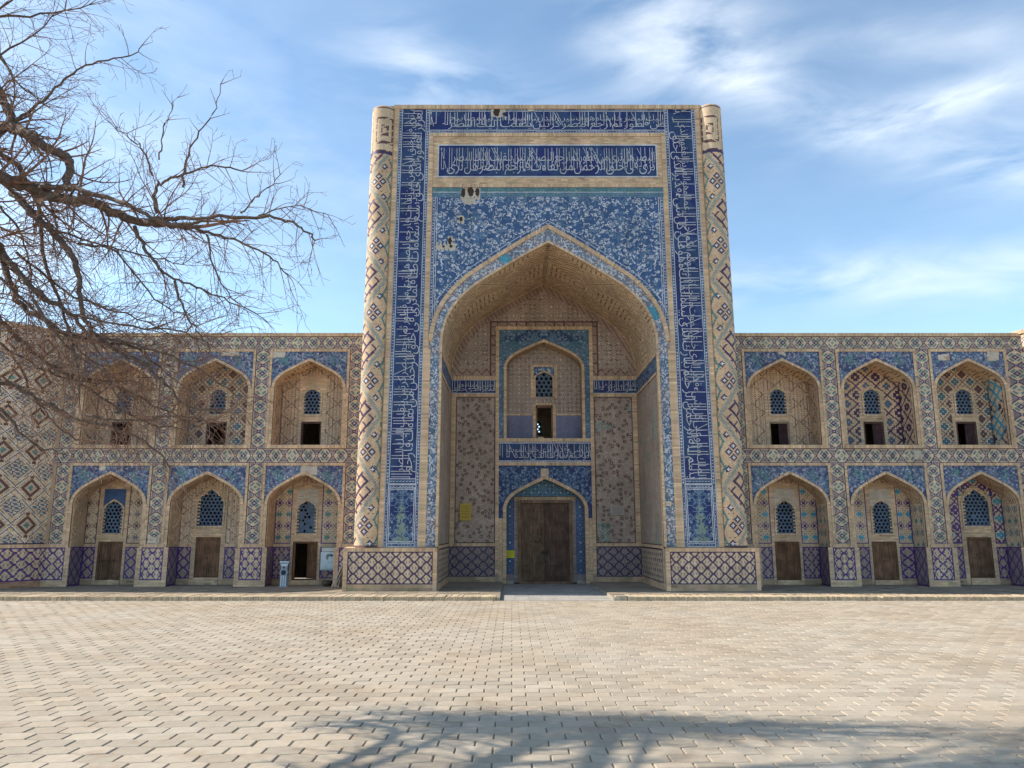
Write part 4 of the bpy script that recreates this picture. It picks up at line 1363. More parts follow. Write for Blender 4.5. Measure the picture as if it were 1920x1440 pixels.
for sx in (-1, 1):
    S = Soup()
    a, b_ = sorted((X0 + sx * .012, X0 + sx * (dhw - .135)))
    c = (.115, .065, .045) if sx > 0 else (.15, .09, .055)
    S.box(a, b_, YD + .01, YD + .06, .11, dtop - .13, c)
    for (z0, z1) in ((.11, .28), (.66, .74), (dtop - 1.7, dtop - 1.6), (dtop - .28, dtop - .13)):
        S.box(a + .002, b_ - .002, YD - .012, YD + .01, z0, z1, tuple(np.array(c) * .92))
    S.box(a, a + .09, YD - .016, YD + .01, .11, dtop - .13, c); S.box(b_ - .09, b_, YD - .016, YD + .01, .11, dtop - .13, c)
    if sx < 0:                                # worn carved patches on the left leaf
        for q in range(46):
            x = random.uniform(a + .14, b_ - .12); z = dtop - .75 - random.choice((0, .62)) - abs(random.gauss(0, .16))
            S.box(x, x + random.uniform(.02, .06), YD + .004, YD + .011 + random.random() * .002, z, z + random.uniform(.02, .06), (.20, .145, .10))
    S.build('door_leaf', WOOD, md)
S = Soup()
S.box(X0 - .03, X0 + .03, YD - .05, YD + .01, .15, dtop - .13, (.09, .06, .04))
for sx in (-1, 1):
    S.tube([(X0 + sx * .09 + .05 * math.cos(t), YD - .05, 1.25 + .07 * math.sin(t)) for t in np.linspace(0, 6.28, 11)], .011, (.06, .05, .045), 6)
S.box(X0 - .15, X0 + .15, YD - .06, YD - .03, 1.19, 1.23, (.04, .03, .03))
S.build('door_bar', WOOD, md)

# ------------------------------------------------------------------ arcades
ZPAR = 9.56
ZU1, ZU0 = 8.93, 5.12         # upper frames
ZL1 = 4.58                    # lower frames
ZDW = 1.50
def wing(sgn, bays, xa, xb_, label):
    w = thing('arcade_wing', label, 'arcade', ((xa + xb_) / 2, YW, 0), 'tiled two-storey arcades either side of the gateway')
    fw = plane(YW)
    ND = 1.0
    AH = 1.30
    UZ, URr = 7.42, 8.46 - 7.42
    LZ, LR = 3.06, 4.17 - 3.06
    cs = [(a + b_) / 2 for a, b_ in bays]
    # core wall
    S = Soup()
    def m(U, V):
        k = np.ones(U.shape, bool)
        for c in cs:
            k &= ~(inarch(U, V, AH + .05, UZ, URr + .05, c) & (V > ZU0 + .1)) & ~inarch(U, V, AH + .05, LZ, LR + .05, c)
        return k
    U, V, cu, cv = grid(xa, xb_, 0, ZPAR - .02, .05)
    mosaic(S, np.where(m(U, V), I['sandd'], -1), xa, 0, cu, cv, fw, 0, 500, .02)
    S.box(xa, xb_, YW + .02, 36, ZPAR - .3, ZPAR - .02, P['sandd']); S.box(xa, xb_, 35.9, 36, 0, ZPAR - .3, P['sandd'])
    S.box(xa, xa + .1, YW + .02, 35.9, 0, ZPAR - .3, P['sandd']); S.box(xb_ - .1, xb_, YW + .02, 35.9, 0, ZPAR - .3, P['sandd'])
    S.box(xa + .1, xb_ - .1, YW + ND + .1, 35.9, ZU0 - .2, ZU0 - .05, P['sandd'])
    S.build('wall', MAS, w)
    S = Soup()
    frame_h(S, xa, xb_, ZPAR - .13, ZPAR, fw, d1=.06)
    S.build('top_course', MAS, w)
    # friezes
    S = Soup()
    area(S, xa, xb_, ZU1, ZPAR - .13, .024, fw, pat_frieze(True), maxrun=4)
    area(S, xa, xb_, ZL1, ZU0, .024, fw, pat_frieze(True), maxrun=4)
    xs = [xa] + [v for a in bays for v in a] + [xb_]
    piers = [(xs[k], xs[k + 1]) for k in range(0, len(xs), 2)]
    for (a, b_) in piers:
        if b_ - a < .2: continue
        if b_ - a > .8:
            (a, b_) = (b_ - .52, b_) if a == xa else (a, a + .52)
        area(S, a, b_, ZU0, ZU1, .024, fw, pat_frieze(False), maxrun=4)
        area(S, a, b_, ZDW + .12, ZL1, .024, fw, pat_frieze(False), maxrun=4)
    S.build('frieze', MAS, w)
    # frames round every bay, pier dados
    S = Soup()
    for (a, b_) in bays:
        for (z0, z1, bot) in ((ZU0, ZU1, True), (ZDW + .12, ZL1, False)):
            frame_v(S, a, a + .09, z0, z1, fw, d1=.045); frame_v(S, b_ - .09, b_, z0, z1, fw, d1=.045)
            frame_h(S, a + .09, b_ - .09, z1 - .10, z1, fw, d1=.045)
            if bot: frame_h(S, a + .09, b_ - .09, z0, z0 + .13, fw, d1=.07)
    for (a, b_) in piers:
        a = a - (.13 if a != xa else 0); b_ = b_ + (.13 if b_ != xb_ else 0)
        frame_h(S, a, b_, ZDW, ZDW + .12, fw, d1=.05)
    S.build('brick_frame', MAS, w)
    S = Soup()
    for (a, b_) in piers:
        a2 = a - (.3 if a != xa else 0); b2 = b_ + (.3 if b_ != xb_ else 0)
        fd = plane(YW)
        bricks(S, a2, b2, PZ, .34, fd, d=.03, bh=.075)
        if a != xa: bricks(S, a2, a - .13, .34, ZDW, fd, d=.03, bw=.17)
        if b_ != xb_: bricks(S, b_ + .13, b2, .34, ZDW, fd, d=.03, bw=.17)
        area(S, a - (.13 if a != xa else 0), b_ + (.13 if b_ != xb_ else 0), .34, ZDW, .04, fd, pat_dado(.39, .43, 'vio', 'mauve', 'sand2'), d=.02, maxrun=3)
    S.build('dado', MAS, w)
    # bays
    for bi, (a, b_) in enumerate(bays):
        c = (a + b_) / 2
        far = bi if sgn > 0 else len(bays) - 1 - bi          # 0 = next to the portal
        for lvl in (0, 1):
            zs, ri, z0, zf1 = ((LZ, LR, PZ, ZL1) if lvl == 0 else (UZ, URr, ZU0 + .06, ZU1))
            seed = 200 + bi * 7 + lvl * 50 + (100 if sgn > 0 else 0)
            fmn, LN = profile_map(AH, zs, ri, z0, YW - .0, c)
            jl = zs - z0
            S = Soup()
            area(S, 0, LN, 0, .13, .06, fmn, lambda U, V, W, H: np.full(U.shape, I['sand']), maxrun=1, ja=.13, d=.012)
            if lvl == 0:
                def sof(U, V, W, H):
                    idx = pat_fine('choc', 'sand', .7)(V, U, 1e3, 1e3)
                    jb = (U < ZDW - z0) | (U > W - ZDW + z0)
                    dm = pat_dado(.42, .43, 'vio', 'mauve', 'mauve')(V, np.minimum(U, W - U), .87, ZDW - z0)
                    plain = (np.minimum(U, W - U) < jl) & ~jb
                    idx = np.where(jb, dm, idx)
                    if sgn < 0: idx = np.where(plain & (smooth_noise(U.shape, 6, seed) > .35), I['sandd'], idx)
                    elif far < 3: idx = np.where(plain, pat_rows('turq', 'teal')(V, U, 1e3, 1e3), idx)
                    return idx
            else:
                def sof(U, V, W, H):
                    idx = (pat_fine('choc', 'sand', .9) if (far == 0 or sgn < 0) else pat_weave('purple', None, 'sand', (.9, .8)))(V, U, 1e3, 1e3)
                    up = (np.minimum(U, W - U) > jl + .4)
                    br = ((U / .17) % 1 < .35) & ((np.floor(V / .3) + np.floor(U / .8)) % 2 == 0)
                    idx = np.where(up & br, I['brow'], np.where(up, I['sand'], idx))
                    if sgn > 0 and far == 2:                 # big blue-green squared letters on the right jamb
                        r_ = W - U
                        q = (np.floor((r_ + V) / .13) % 3 == 0) | (np.floor((r_ - V) / .13) % 4 == 0)
                        zone = (np.abs(V - .5) + np.abs(((r_ - .3) % 1.25) - .62) * .8 < .55) & (r_ < 2.9)
                        idx = np.where(zone, np.where(q, I['cyan'], I['sand2']), idx)
                    return idx
            area(S, 0, LN, .13, ND, .05 if lvl else .04, fmn, sof, maxrun=3, ja=.1, d=.0)
            if lvl:
                S.quads([[(c - AH, YW - .05, ZU0 + .08), (c + AH, YW - .05, ZU0 + .08), (c + AH, YW + ND, ZU0 + .08), (c - AH, YW + ND, ZU0 + .08)]], P['dust'])
            nb = S.build('niche', MAS, w)
            # spandrel with its bald spots
            S = Soup()
            sp = lambda U, V: ~inarch(U, V, AH + .06, zs, ri + .06, c)
            def spf(U, V, W, H):
                idx = floral(.03, seed, True, ('wb', 'wb2'), 1.0, 'lil2', scale=.85)(U, V, W, H)
                x = np.abs(U - W / 2)
                med = (x - .95) ** 2 + (V - H + .32) ** 2
                idx = np.where((med < .05) & (smooth_noise(U.shape, 2, 3) > .62), I['turq'], idx)
                return idx
            area(S, a + .09, b_ - .09, zs - .12, zf1 - .10, .03, fw, spf, sp, maxrun=3)
            S.build('spandrel', MAS, nb)
            S = Soup()
            archstrip(S, fw, AH, ri, AH + .11, ri + .11, zs, None if lvl else None, uc=c, d1=.055)
            for sx in (-1, 1):
                p, q = sorted((c + sx * AH, c + sx * ((b_ - a) / 2 - .09)))
                bricks(S, p, q, (ZDW if lvl == 0 else ZU0 + .13), zs, fw, d=.03, bw=.14)
            S.build('arch_course', MAS, nb)
            # back wall of the niche
            Yn = YW + ND
            fn = plane(Yn)
            ins = lambda U, V: inarch(U, V, AH + .02, zs, ri + .02, c)
            off = .10 * (far + 1) * sgn * .9
            dc = c + off
            big = lvl == 0 and ((sgn < 0 and far == 1) or (sgn > 0 and far == 2))
            if lvl == 0:
                d0, d1, dh = .28 if not big else .36, (1.70 if not big else 1.86), .47
                if big: w0, wsx, w1, wh = 2.28, 3.1, 3.66, .50
                else: w0, wsx, w1, wh = 2.0, 2.86, 3.24, .37
            else:
                d0, d1, dh = ZU0 + .08, 6.27, .40
                w0, wsx, w1, wh = 6.55, 7.30, 7.58, .33
            S = Soup()
            nd_ = lambda U, V: ins(U, V) & ~((np.abs(U - dc) < dh) & (V < d1)) & ~(inarch(U, V, wh, wsx, w1 - wsx, dc) & (V > w0))
            if lvl == 0:
                pf = (pat_rows('cyan' if sgn > 0 else 'turq', 'vio' if sgn > 0 or far == 0 else 'purple') if not big else pat_weave('vio' if sgn > 0 else 'choc', 'cyan' if sgn > 0 else 'choc', 'sand2', (.62, .62)))
                if sgn < 0 and far == 2: pf = pat_rows('mauve', 'choc')
                if sgn < 0 and far == 1: pf = pat_fine('choc', 'sand2', .62)
                pw = dh + .1 if not big else wh + .13
                zt_ = ZDW + .12
                zh = zt_ + 2.05
                for sx in (-1, 1):
                    p, q = sorted((dc + sx * (pw), c + sx * AH))
                    area(S, p, q, zt_, zf1 - .2, .036, fn, pf, nd_, maxrun=3)
                    area(S, p, q, .34, ZDW, .04, fn, pat_dado(.42, .43, 'vio', 'mauve', 'gb2'), None, maxrun=3)
                    bricks(S, p, q, ZDW, zt_, fn, vertical=True, bw=.12)
                    bricks(S, p, q, PZ, .34, fn, bh=.08, col='sandd')
                # brick surround of door and window
                ptop = zf1 if big else zh + .2
                bricks(S, dc - pw, dc + pw, d1, ptop, fn, lambda U, V: nd_(U, V) & (inarch(U, V, wh + .13, wsx, w1 - wsx + .16, dc) | (V < w0 + .1) if big else True), d=.02)
                if big: area(S, dc - pw, dc + pw, wsx, ptop, .04, fn, pf, lambda U, V: ins(U, V) & ~inarch(U, V, wh + .13, wsx, w1 - wsx + .16, dc), maxrun=3)
                else:
                    area(S, dc - wh - .04, dc + wh + .04, wsx - .1, zh, .05, fn, lambda U, V, W, H: np.full(U.shape, I['plaster' if not (sgn < 0 and far == 2) else 'blue2']),
                         lambda U, V: ins(U, V) & ~inarch(U, V, wh, wsx, w1 - wsx, dc), d=.027)
                    area(S, dc - pw, dc + pw, zh + .2, zf1, .04, fn, pat_fine('purple', 'sand', .5), ins, maxrun=3)
                bricks(S, dc - pw, dc - dh, PZ, d1, fn, d=.02, bw=.12); bricks(S, dc + dh, dc + pw, PZ, d1, fn, d=.02, bw=.12)
                bricks(S, dc - dh, dc + dh, PZ, d0, fn, d=.05, bh=.08)
            else:
                pf = (pat_fine('choc', 'sand', .9), pat_weave('purple', 'slate', 'sand', (.8, .7)), pat_weave('choc', 'teal', 'sand2', (.6, .6)))[far if sgn > 0 else (0 if far != 1 else 2)]
                area(S, c - AH, c + AH, z0, zs + ri, .042, fn, pf, nd_, maxrun=3)
                bricks(S, dc - dh - .12, dc + dh + .12, z0, w1 + (.5 if sgn < 0 and far == 0 else .14), fn,
                       lambda U, V: nd_(U, V) & (inarch(U, V, wh + .12, wsx, w1 - wsx + .14, dc) | (V < w0) | (sgn < 0 and far == 0)), d=.022)
                # small blind niche in the far jamb
            S.build('niche_back_wall', MAS, nb)
            S = Soup()
            archstrip(S, fn, wh - .01, w1 - wsx - .01, wh + .05, w1 - wsx + .05, wsx, w0, uc=dc, d1=.05, col='sand2')
            frame_h(S, dc - wh - .05, dc + wh + .05, w0 - .06, w0, fn, d1=.06, col='sand2')
            S.build('window_surround', MAS, nb)
            grille(nb, dc, wh + .02, w0 - .04, wsx, w1 - wsx, Yn + .04, per=.15, hole_fill=.55 if (sgn < 0 and far == 0 and lvl == 0) else .02)
            if lvl == 0:
                st = 'ajar' if (sgn < 0 and far == 0) else 'closed'
                door(nb, dc, dh * 2, d0, d1, Yn + (.06 if st == 'closed' else .05), st, rails=2 + (far % 2) * 2, col=[(.17, .085, .045), (.20, .105, .06), (.155, .085, .05)][far])
            else:
                door(nb, dc, dh * 2, d0, d1, Yn + .06, 'half' if (sgn > 0) else 'dark', framecol=(.12, .06, .045) if far != 0 or sgn < 0 else (.3, .22, .14), col=(.06, .028, .03))
    # bald spots measured in the photograph
    S = Soup()
    spots_ = {-1: [(510, 658, 536, 672), (563, 872, 597, 892), (415, 655, 450, 668), (186, 872, 200, 882), (276, 1006, 300, 1020)],
              1: [(1458, 656, 1473, 668), (1757, 664, 1779, 676), (1850, 653, 1871, 677), (1712, 843, 1727, 862), (1462, 886, 1478, 893)]}[sgn]
    for (x0, y0, x1, y1) in spots_:
        S = Soup()
        patch(S, x0, y0, x1, y1, [], fw, YW, 0, d=.03)
        S.build('bare_patch', MAS, w)
    return w
wing(-1, [(-16.42, -13.37), (-12.83, -9.78), (-9.24, -6.19)], -17.6, XC - 6.2, 'left arcade of six pointed niches, partly hidden behind bare branches')
wing(1, [(8.78, 11.83), (12.36, 15.41), (15.92, 18.87)], XC + 6.2, 19.6, 'right arcade of six pointed niches, unobstructed by any tree')

# corner towers
def tower(cx, cy, Rr, z1, label, phs, sgn):
    t = thing('corner_tower', label, 'tower', (cx, cy, 0), 'round corner towers at the ends of the facade')
    fm = lambda u, v, d: np.stack([cx + (Rr + d) * np.sin(u / Rr), cy - (Rr + d) * np.cos(u / Rr), v + 0 * u], -1)
    S = Soup()
    u0, u1 = Rr * phs[0], Rr * phs[1]
    z0 = ZDW + .12
    def tp(U, V, W, H):
        c = .047
        i = np.floor((U - W / 2) / c); j = np.floor(V / c)
        pu, pv = 22, 28
        def dia(du, dv):
            x = np.abs((i + du + 600) % pu - pu / 2); y = np.abs((j + dv) % pv - pv / 2)
            return x, y
        x, y = dia(0, 0)
        m = x / (pu / 2) + y / (pv / 2)
        chk = (i + j) % 2 == 0
        lat = np.abs(m - 1) < .10
        # motif in one set of lozenges: dark ring with a blue heart; in the other, stepped blue-green letters
        a = x + y
        ring = (np.abs(a - 6) < 1.1); heart = a < 2.6
        x2 = pu / 2 - x; y2 = pv / 2 - y
        a2 = x2 + y2
        let = (a2 < 8.5) & (((i + 2 * j) % 5 < 2) | ((i - j) % 4 == 0))
        tail = (x < 1.5) & (y > 7) & (y < 10)
        return sel((V < .05, 'purple'), (lat & chk, 'white'), (lat, 'choc'), (ring & (m < .8), 'choc'), (tail, 'choc'), (heart, 'turq'), (let, np.where((np.floor(U / 1.0) % 2) == 0, I['teal'], I['slate'])), ((j % 2 == 0) & ((i + j // 2 * 2) % 4 == 0), 'sandd'), default='sand2')
    area(S, u0, u1, z0, z1 - .15, .047, fm, tp, maxrun=2, d=0)
    S.build('shaft', MAS, t)
    S = Soup()
    n = int((u1 - u0) / .066)
    strip(S, [(u, z1 - .15) for u in np.linspace(u0, u1, 40)], [(u, z1) for u in np.linspace(u0, u1, 40)], fm, d1=.06)
    strip(S, [(u, ZDW) for u in np.linspace(u0, u1, 40)], [(u, z0) for u in np.linspace(u0, u1, 40)], fm, d1=.05)
    ring = [(cx + (Rr + .05) * math.sin(a), cy - (Rr + .05) * math.cos(a), z1 - .02) for a in np.linspace(phs[0], phs[1], 25)]
    S.tris([[ring[k], ring[k + 1], (cx, cy + 1, z1 - .02)] for k in range(24)], P['sand'])
    S.build('brick_frame', MAS, t)
    S = Soup()
    area(S, u0, u1, .34, ZDW, .045, fm, pat_dado(.5, .43, 'vio', 'mauve', 'sand2'), maxrun=2, d=.02)
    bricks(S, u0, u1, -.02, .34, fm, bh=.07, d=.03, col='red')
    S.build('dado', MAS, t)
    return t
tower(-20.0, YW + .9, 3.05, 9.55, 'round tiled tower at the left edge behind branches', (R(-100), R(92)), -1)
tower(22.5, YW + .9, 3.15, 9.66, 'round tiled tower just showing at the right edge', (R(-92), R(100)), 1)

# ------------------------------------------------------------------ small things on and before the walls
def board(name, label, cat, x0, y0, x1, y1, Y, col, lines=(), th=.03, bands=None):
    a = pt(x0, y1, Y); b_ = pt(x1, y0, Y)
    S = Soup()
    S.box(a[0], b_[0], Y - th, Y, a[1], b_[1], col)
    W = b_[0] - a[0]; H = b_[1] - a[1]
    for (u0, u1, v0, v1, c) in lines:
        S.box(a[0] + u0 * W, a[0] + u1 * W, Y - th - .003, Y - th + .001, a[1] + v0 * H, a[1] + v1 * H, c)
    return tag(S.build(name, PLAIN, None), label, cat)
yl = (.50, .34, .07, .2)
board('plaque', 'tall brass-yellow plaque on the left tile panel beside the doors', 'plaque', 862, 944, 884, 976, YB - .05, yl,
      [(.12, .88, .80, .86, (.38, .25, .05)), (.12, .88, .66, .71, (.38, .25, .05)), (.12, .88, .50, .56, (.38, .25, .05)), (.12, .88, .36, .41, (.38, .25, .05)), (.12, .88, .16, .24, (.38, .25, .05))])
board('plaque', 'faded pinkish marble plaque with small script on the right tile panel', 'plaque', 1146, 950, 1170, 966, YB - .05, (.36, .30, .27),
      [(.1, .9, .74, .8, (.22, .17, .16)), (.14, .86, .52, .57, (.22, .17, .16)), (.1, .9, .33, .38, (.22, .17, .16)), (.25, .75, .14, .19, (.22, .17, .16))])
board('notice', 'small bright yellow notice low on the tiled jamb left of the doors', 'notice', 947, 1032, 965, 1046, YB + .40, (.60, .52, .05),
      [(.08, .92, .72, .78, (.4, .34, .05)), (.08, .92, .45, .5, (.4, .34, .05)), (.08, .6, .2, .25, (.4, .34, .05))])
board('number_plate', 'small square cream plate on the right flower band of the arch', 'sign', 1249, 940, 1258, 949, YP - .02, (.58, .48, .36), [(.3, .7, .3, .7, (.42, .36, .3))])
# brick lying on the balcony sill
S = Soup(); x, z = pt(1014, 820, YB)
S.box(x - .12, x + .12, YB + .05, YB + .25, UZ0 + .002, UZ0 + .07, (.55, .4, .25))
tag(S.build('loose_brick', MAS, None), 'pale brick lying on the sill of the upper doorway over the gate', 'brick')

# poster board
YN = YW + .55
po = thing('poster_board', 'pale blue poster with a portrait sketch on a white post beside the open door', 'poster', (pt(617, 1050, YN)[0], YN, PZ))
a = pt(600.5, 1069, YN); b_ = pt(630, 1035, YN)
S = Soup()
S.box(a[0], b_[0], YN - .03, YN, a[1], b_[1], (.55, .62, .64))
S.box(a[0] + .03, b_[0] + .04, YN - .02, YN + .01, b_[1] + .02, b_[1] + .15, (.55, .56, .50)); S.box(a[0] + .03, b_[0] + .04, YN - .025, YN, b_[1] + .15, b_[1] + .18, (.2, .26, .27))
S.build('board', PLAIN, po)
S = Soup()                                  # printed picture: dark hair, brow, moustache, skyline
W = b_[0] - a[0]; H = b_[1] - a[1]
def blob(cx, cy, rx, ry, c, n=14, rough=.0):
    ctr = (a[0] + cx * W, YN - .034, a[1] + cy * H)
    ring = [(a[0] + (cx + rx * math.cos(t) * (1 + rough * math.sin(5 * t))) * W, YN - .034, a[1] + (cy + ry * math.sin(t)) * H) for t in np.linspace(0, 2 * math.pi, n + 1)]
    S.tris([[ring[k], ring[k + 1], ctr] for k in range(n)], c)
g1 = (.20, .26, .28); g2 = (.36, .44, .46)
blob(.62, .83, .20, .08, g1, rough=.15); blob(.44, .72, .09, .15, g1, rough=.2); blob(.74, .80, .07, .06, g1)
for (u0, u1, v0, v1, c) in ((.68, .82, .66, .68, g1), (.5, .56, .38, .5, g2), (.66, .72, .36, .46, g2), (.76, .8, .40, .5, g2)):
    S.quads([[(a[0] + u0 * W, YN - .036, a[1] + v0 * H), (a[0] + u1 * W, YN - .036, a[1] + v0 * H), (a[0] + u1 * W, YN - .036, a[1] + v1 * H), (a[0] + u0 * W, YN - .036, a[1] + v1 * H)]], c)
for k in range(16):
    u0 = .05 + k * .056; h = [.12, .2, .14, .1, .24, .3, .2, .12, .18, .1, .14, .2, .12, .22, .1, .14][k]
    S.quads([[(a[0] + u0 * W, YN - .035, a[1] + .06 * H), (a[0] + (u0 + .03) * W, YN - .035, a[1] + .06 * H), (a[0] + (u0 + .03) * W, YN - .035, a[1] + h * H), (a[0] + u0 * W, YN - .035, a[1] + h * H)]], g2)
S.quads([[(a[0], YN - .037, a[1] + .0 * H), (b_[0], YN - .037, a[1]), (b_[0], YN - .037, a[1] + .05 * H), (a[0], YN - .037, a[1] + .05 * H)]], (.28, .36, .38))
S.build('print', PLAIN, po)
S = Soup()
p1 = pt(632, 1032, YN - .06); p2 = pt(627, 1086, YN - .06)
S.tube([(p1[0], YN - .06, p1[1]), (p2[0], YN - .06, p2[1]), (p2[0] - .05, YN - .06, PZ)], .03, (.55, .55, .50), 8)
S.build('post', PLAIN, po)
# leaning planks
S = Soup()
YL = YW - .02
for (x0, y0, x1, y1, w, c) in ((648.5, 1047, 622, 1104, .028, (.46, .42, .36)), (646, 1060, 628, 1104, .022, (.36, .32, .27)), (640, 1078, 634, 1104, .02, (.4, .36, .3))):
    q1 = pt(x0, y0, YL); q2 = pt(x1, y1, YL - .4)
    S.tube([(q1[0], YL - .02, q1[1]), (q2[0], YL - .45, PZ)], w, c, 5)
q = [pt(647, 1054, YL), pt(646, 1078, YL), pt(634, 1078, YL)]
S.quads([[(q[0][0], YL - .06, q[0][1]), (q[1][0], YL - .06, q[1][1]), (q[2][0], YL - .16, q[2][1]), (q[2][0] + .02, YL - .16, q[2][1] + .03)]], (.10, .07, .055))
S.quads([[(q[0][0], YL - .03, q[0][1]), (q[1][0], YL - .03, q[1][1]), (q[2][0], YL - .13, q[2][1]), (q[2][0] + .02, YL - .13, q[2][1] + .03)]], (.10, .07, .055))
tag(S.build('wooden_trestle', WOOD, None), 'grey wooden planks leaning on the wall right of the poster', 'planks')
# dark basket below the poster
def lathe(S, cx, cy, prof, c, n=16, sx=1, sy=1):
    for (r0, z0), (r1, z1) in zip(prof[:-1], prof[1:]):
        for k in range(n):
            a0, a1 = 2 * math.pi * k / n, 2 * math.pi * (k + 1) / n
            S.quads([[(cx + r0 * sx * math.cos(a0), cy + r0 * sy * math.sin(a0), z0), (cx + r0 * sx * math.cos(a1), cy + r0 * sy * math.sin(a1), z0),
                      (cx + r1 * sx * math.cos(a1), cy + r1 * sy * math.sin(a1), z1), (cx + r1 * sx * math.cos(a0), cy + r1 * sy * math.sin(a0), z1)]], jit(c, 1, .12)[0])
S = Soup()
x, z = pt(614, 1096, YW + .2)
lathe(S, x, YW + .2, [(.0, PZ), (.15, PZ), (.21, PZ + .1), (.19, PZ + .2), (.16, PZ + .2), (.14, PZ + .1), (0, PZ + .06)], (.07, .05, .035, 0))
tag(S.build('basket', WOOD, None), 'low dark brown basket on the platform below the poster', 'basket')
S = Soup()
x, z = pt(640, 1085, YW - .1)
lathe(S, x + .05, YW - .12, [(0, PZ), (.17, PZ), (.2, PZ + .12), (.15, PZ + .3), (.08, PZ + .42), (0, PZ + .45)], (.13, .11, .09, 0), 12, 1, .7)
tag(S.build('sack', MAS, None), 'slumped grey-brown sack behind the leaning planks', 'sack')
# pale metal post with round openings left of the open door
mp_ = thing('viewer_post', 'pale blue-grey metal post with two round openings left of the open door', 'post', (pt(533, 1080, YW - .05)[0], YW - .05, PZ))
S = Soup()
x = pt(533, 1080, YW - .05)[0]; yy = YW - .05
mc = (.24, .30, .36, .5)
S.box(x - .12, x + .12, yy - .1, yy + .1, PZ, PZ + .40, mc)
for k in (-.08, 0, .08): S.box(x + k - .012, x + k + .012, yy - .115, yy - .1, PZ + .02, PZ + .38, (.62, .68, .72, .5))
S.box(x - .15, x + .15, yy - .12, yy + .12, PZ, PZ + .03, mc)
S.build('base', PLAIN, mp_)
S = Soup()
def disc(S, cx, cz, r, y0, y1, c, n=18):
    S.tube([(cx, y0, cz), (cx, y1, cz)], r, c, n)
disc(S, x - .01, PZ + .50, .145, yy - .09, yy + .08, mc)
disc(S, x - .01, PZ + .50, .09, yy - .094, yy - .088, (.03, .03, .05))
disc(S, x, PZ + .66, .11, yy - .07, yy + .07, mc); disc(S, x - .01, PZ + .67, .04, yy - .075, yy - .068, (.03, .04, .06))
S.build('head', PLAIN, mp_)
S = Soup()
S.quads([[(x - .11, yy - .07, PZ + .73), (x + .11, yy - .07, PZ + .73), (x + .17, yy - .09, PZ + .9), (x - .17, yy - .09, PZ + .9)]], (.55, .62, .67, .5))
S.box(x - .10, x + .10, yy - .065, yy + .07, PZ + .72, PZ + .80, mc); S.box(x - .16, x + .16, yy - .085, yy + .08, PZ + .80, PZ + .90, mc)
S.build('hood', PLAIN, mp_)

# ------------------------------------------------------------------ the bare tree, hanging in from the left
tree = thing('bare_tree', 'leafless brown tree whose dense twigs hang across the upper left', 'tree', (-8.6, 5.0, 0))
segs = []
def pxp(px, py, Y):
    x, z = pt(px, py, Y); return Vector((x, Y, z))
limbs = Soup()
bc = (.125, .082, .06)
def rand_perp(d):
    v = Vector((random.gauss(0, 1), random.gauss(0, 1), random.gauss(0, 1)))
    v -= d * v.dot(d)
    return v.normalized()
def grow(p, d, L, r, lvl, up=0.1, curl=.35):
    """a twig: wanders, tapers and forks"""
    n = max(3, int(L / (.10 if lvl < 2 else .07)))
    step = L / n
    q = p.copy(); d = d.normalized()
    bend = rand_perp(d)
    for k in range(n):
        t = k / n
        r0 = r * (1 - .72 * t); r1 = r * (1 - .72 * (k + 1) / n)
        if random.random() < .3: bend = rand_perp(d)
        d = (d + bend * curl * random.uniform(.1, .8) * .55 + Vector((0, 0, up * .12))).normalized()
        q2 = q + d * step
        segs.append((q.x, q.y, q.z, q2.x, q2.y, q2.z, max(r0, .0025), max(r1, .0022)))
        if lvl > 0 and k > 0 and random.random() < (.62 if lvl > 1 else .5):
            ang = random.uniform(.5, 1.05)
            nd = (d * math.cos(ang) + rand_perp(d) * math.sin(ang)).normalized()
            grow(q2, nd, L * random.uniform(.32, .6) * (1 - .35 * t), max(r1 * .62, .003), lvl - 1, up, curl)
        q = q2
def limb(pts, r0, r1, every=.22, L=1.0, lvl=2, up=.2, side_bias=None, tip=True):
    P3 = [Vector(p[:3]) if len(p) == 4 else pxp(*p) for p in pts]
    # smooth by Catmull-Rom
    out = []
    Q = [P3[0] * 2 - P3[1]] + P3 + [P3[-1] * 2 - P3[-2]]
    for k in range(1, len(Q) - 2):
        for s in range(5):
            t = s / 5
            a_, b__, c_, d_ = Q[k - 1], Q[k], Q[k + 1], Q[k + 2]
            out.append(.5 * ((2 * b__) + (c_ - a_) * t + (2 * a_ - 5 * b__ + 4 * c_ - d_) * t * t + (3 * b__ - a_ - 3 * c_ + d_) * t ** 3))
    out.append(P3[-1])
    out = [p + Vector((random.gauss(0, .012), random.gauss(0, .012), random.gauss(0, .012))) for p in out]
    n = len(out)
    rad = [r0 + (r1 - r0) * (k / (n - 1)) ** .8 for k in range(n)]
    rad = [q * random.uniform(.92, 1.1) for q in rad]
    limbs.tube(out, rad, bc, 8)
    acc = 0
    for k in range(1, n):
        d = out[k] - out[k - 1]
        acc += d.length
        while acc > every:
            acc -= every
            dn_ = d.normalized()
            ang = random.uniform(.55, 1.25)
            pr_ = rand_perp(dn_)
            if side_bias is not None: pr_ = (pr_ + Vector(side_bias) * random.uniform(.2, 1.3)).normalized()
            nd = dn_ * math.cos(ang) + pr_ * math.sin(ang)
            grow(out[k], nd, L * random.uniform(.55, 1.25), max(rad[k] * .30, .0065), lvl, up)
    if tip: grow(out[-1], (out[-1] - out[-2]), L * .8, r1, lvl, up)
random.seed(5)
Y = 9.4
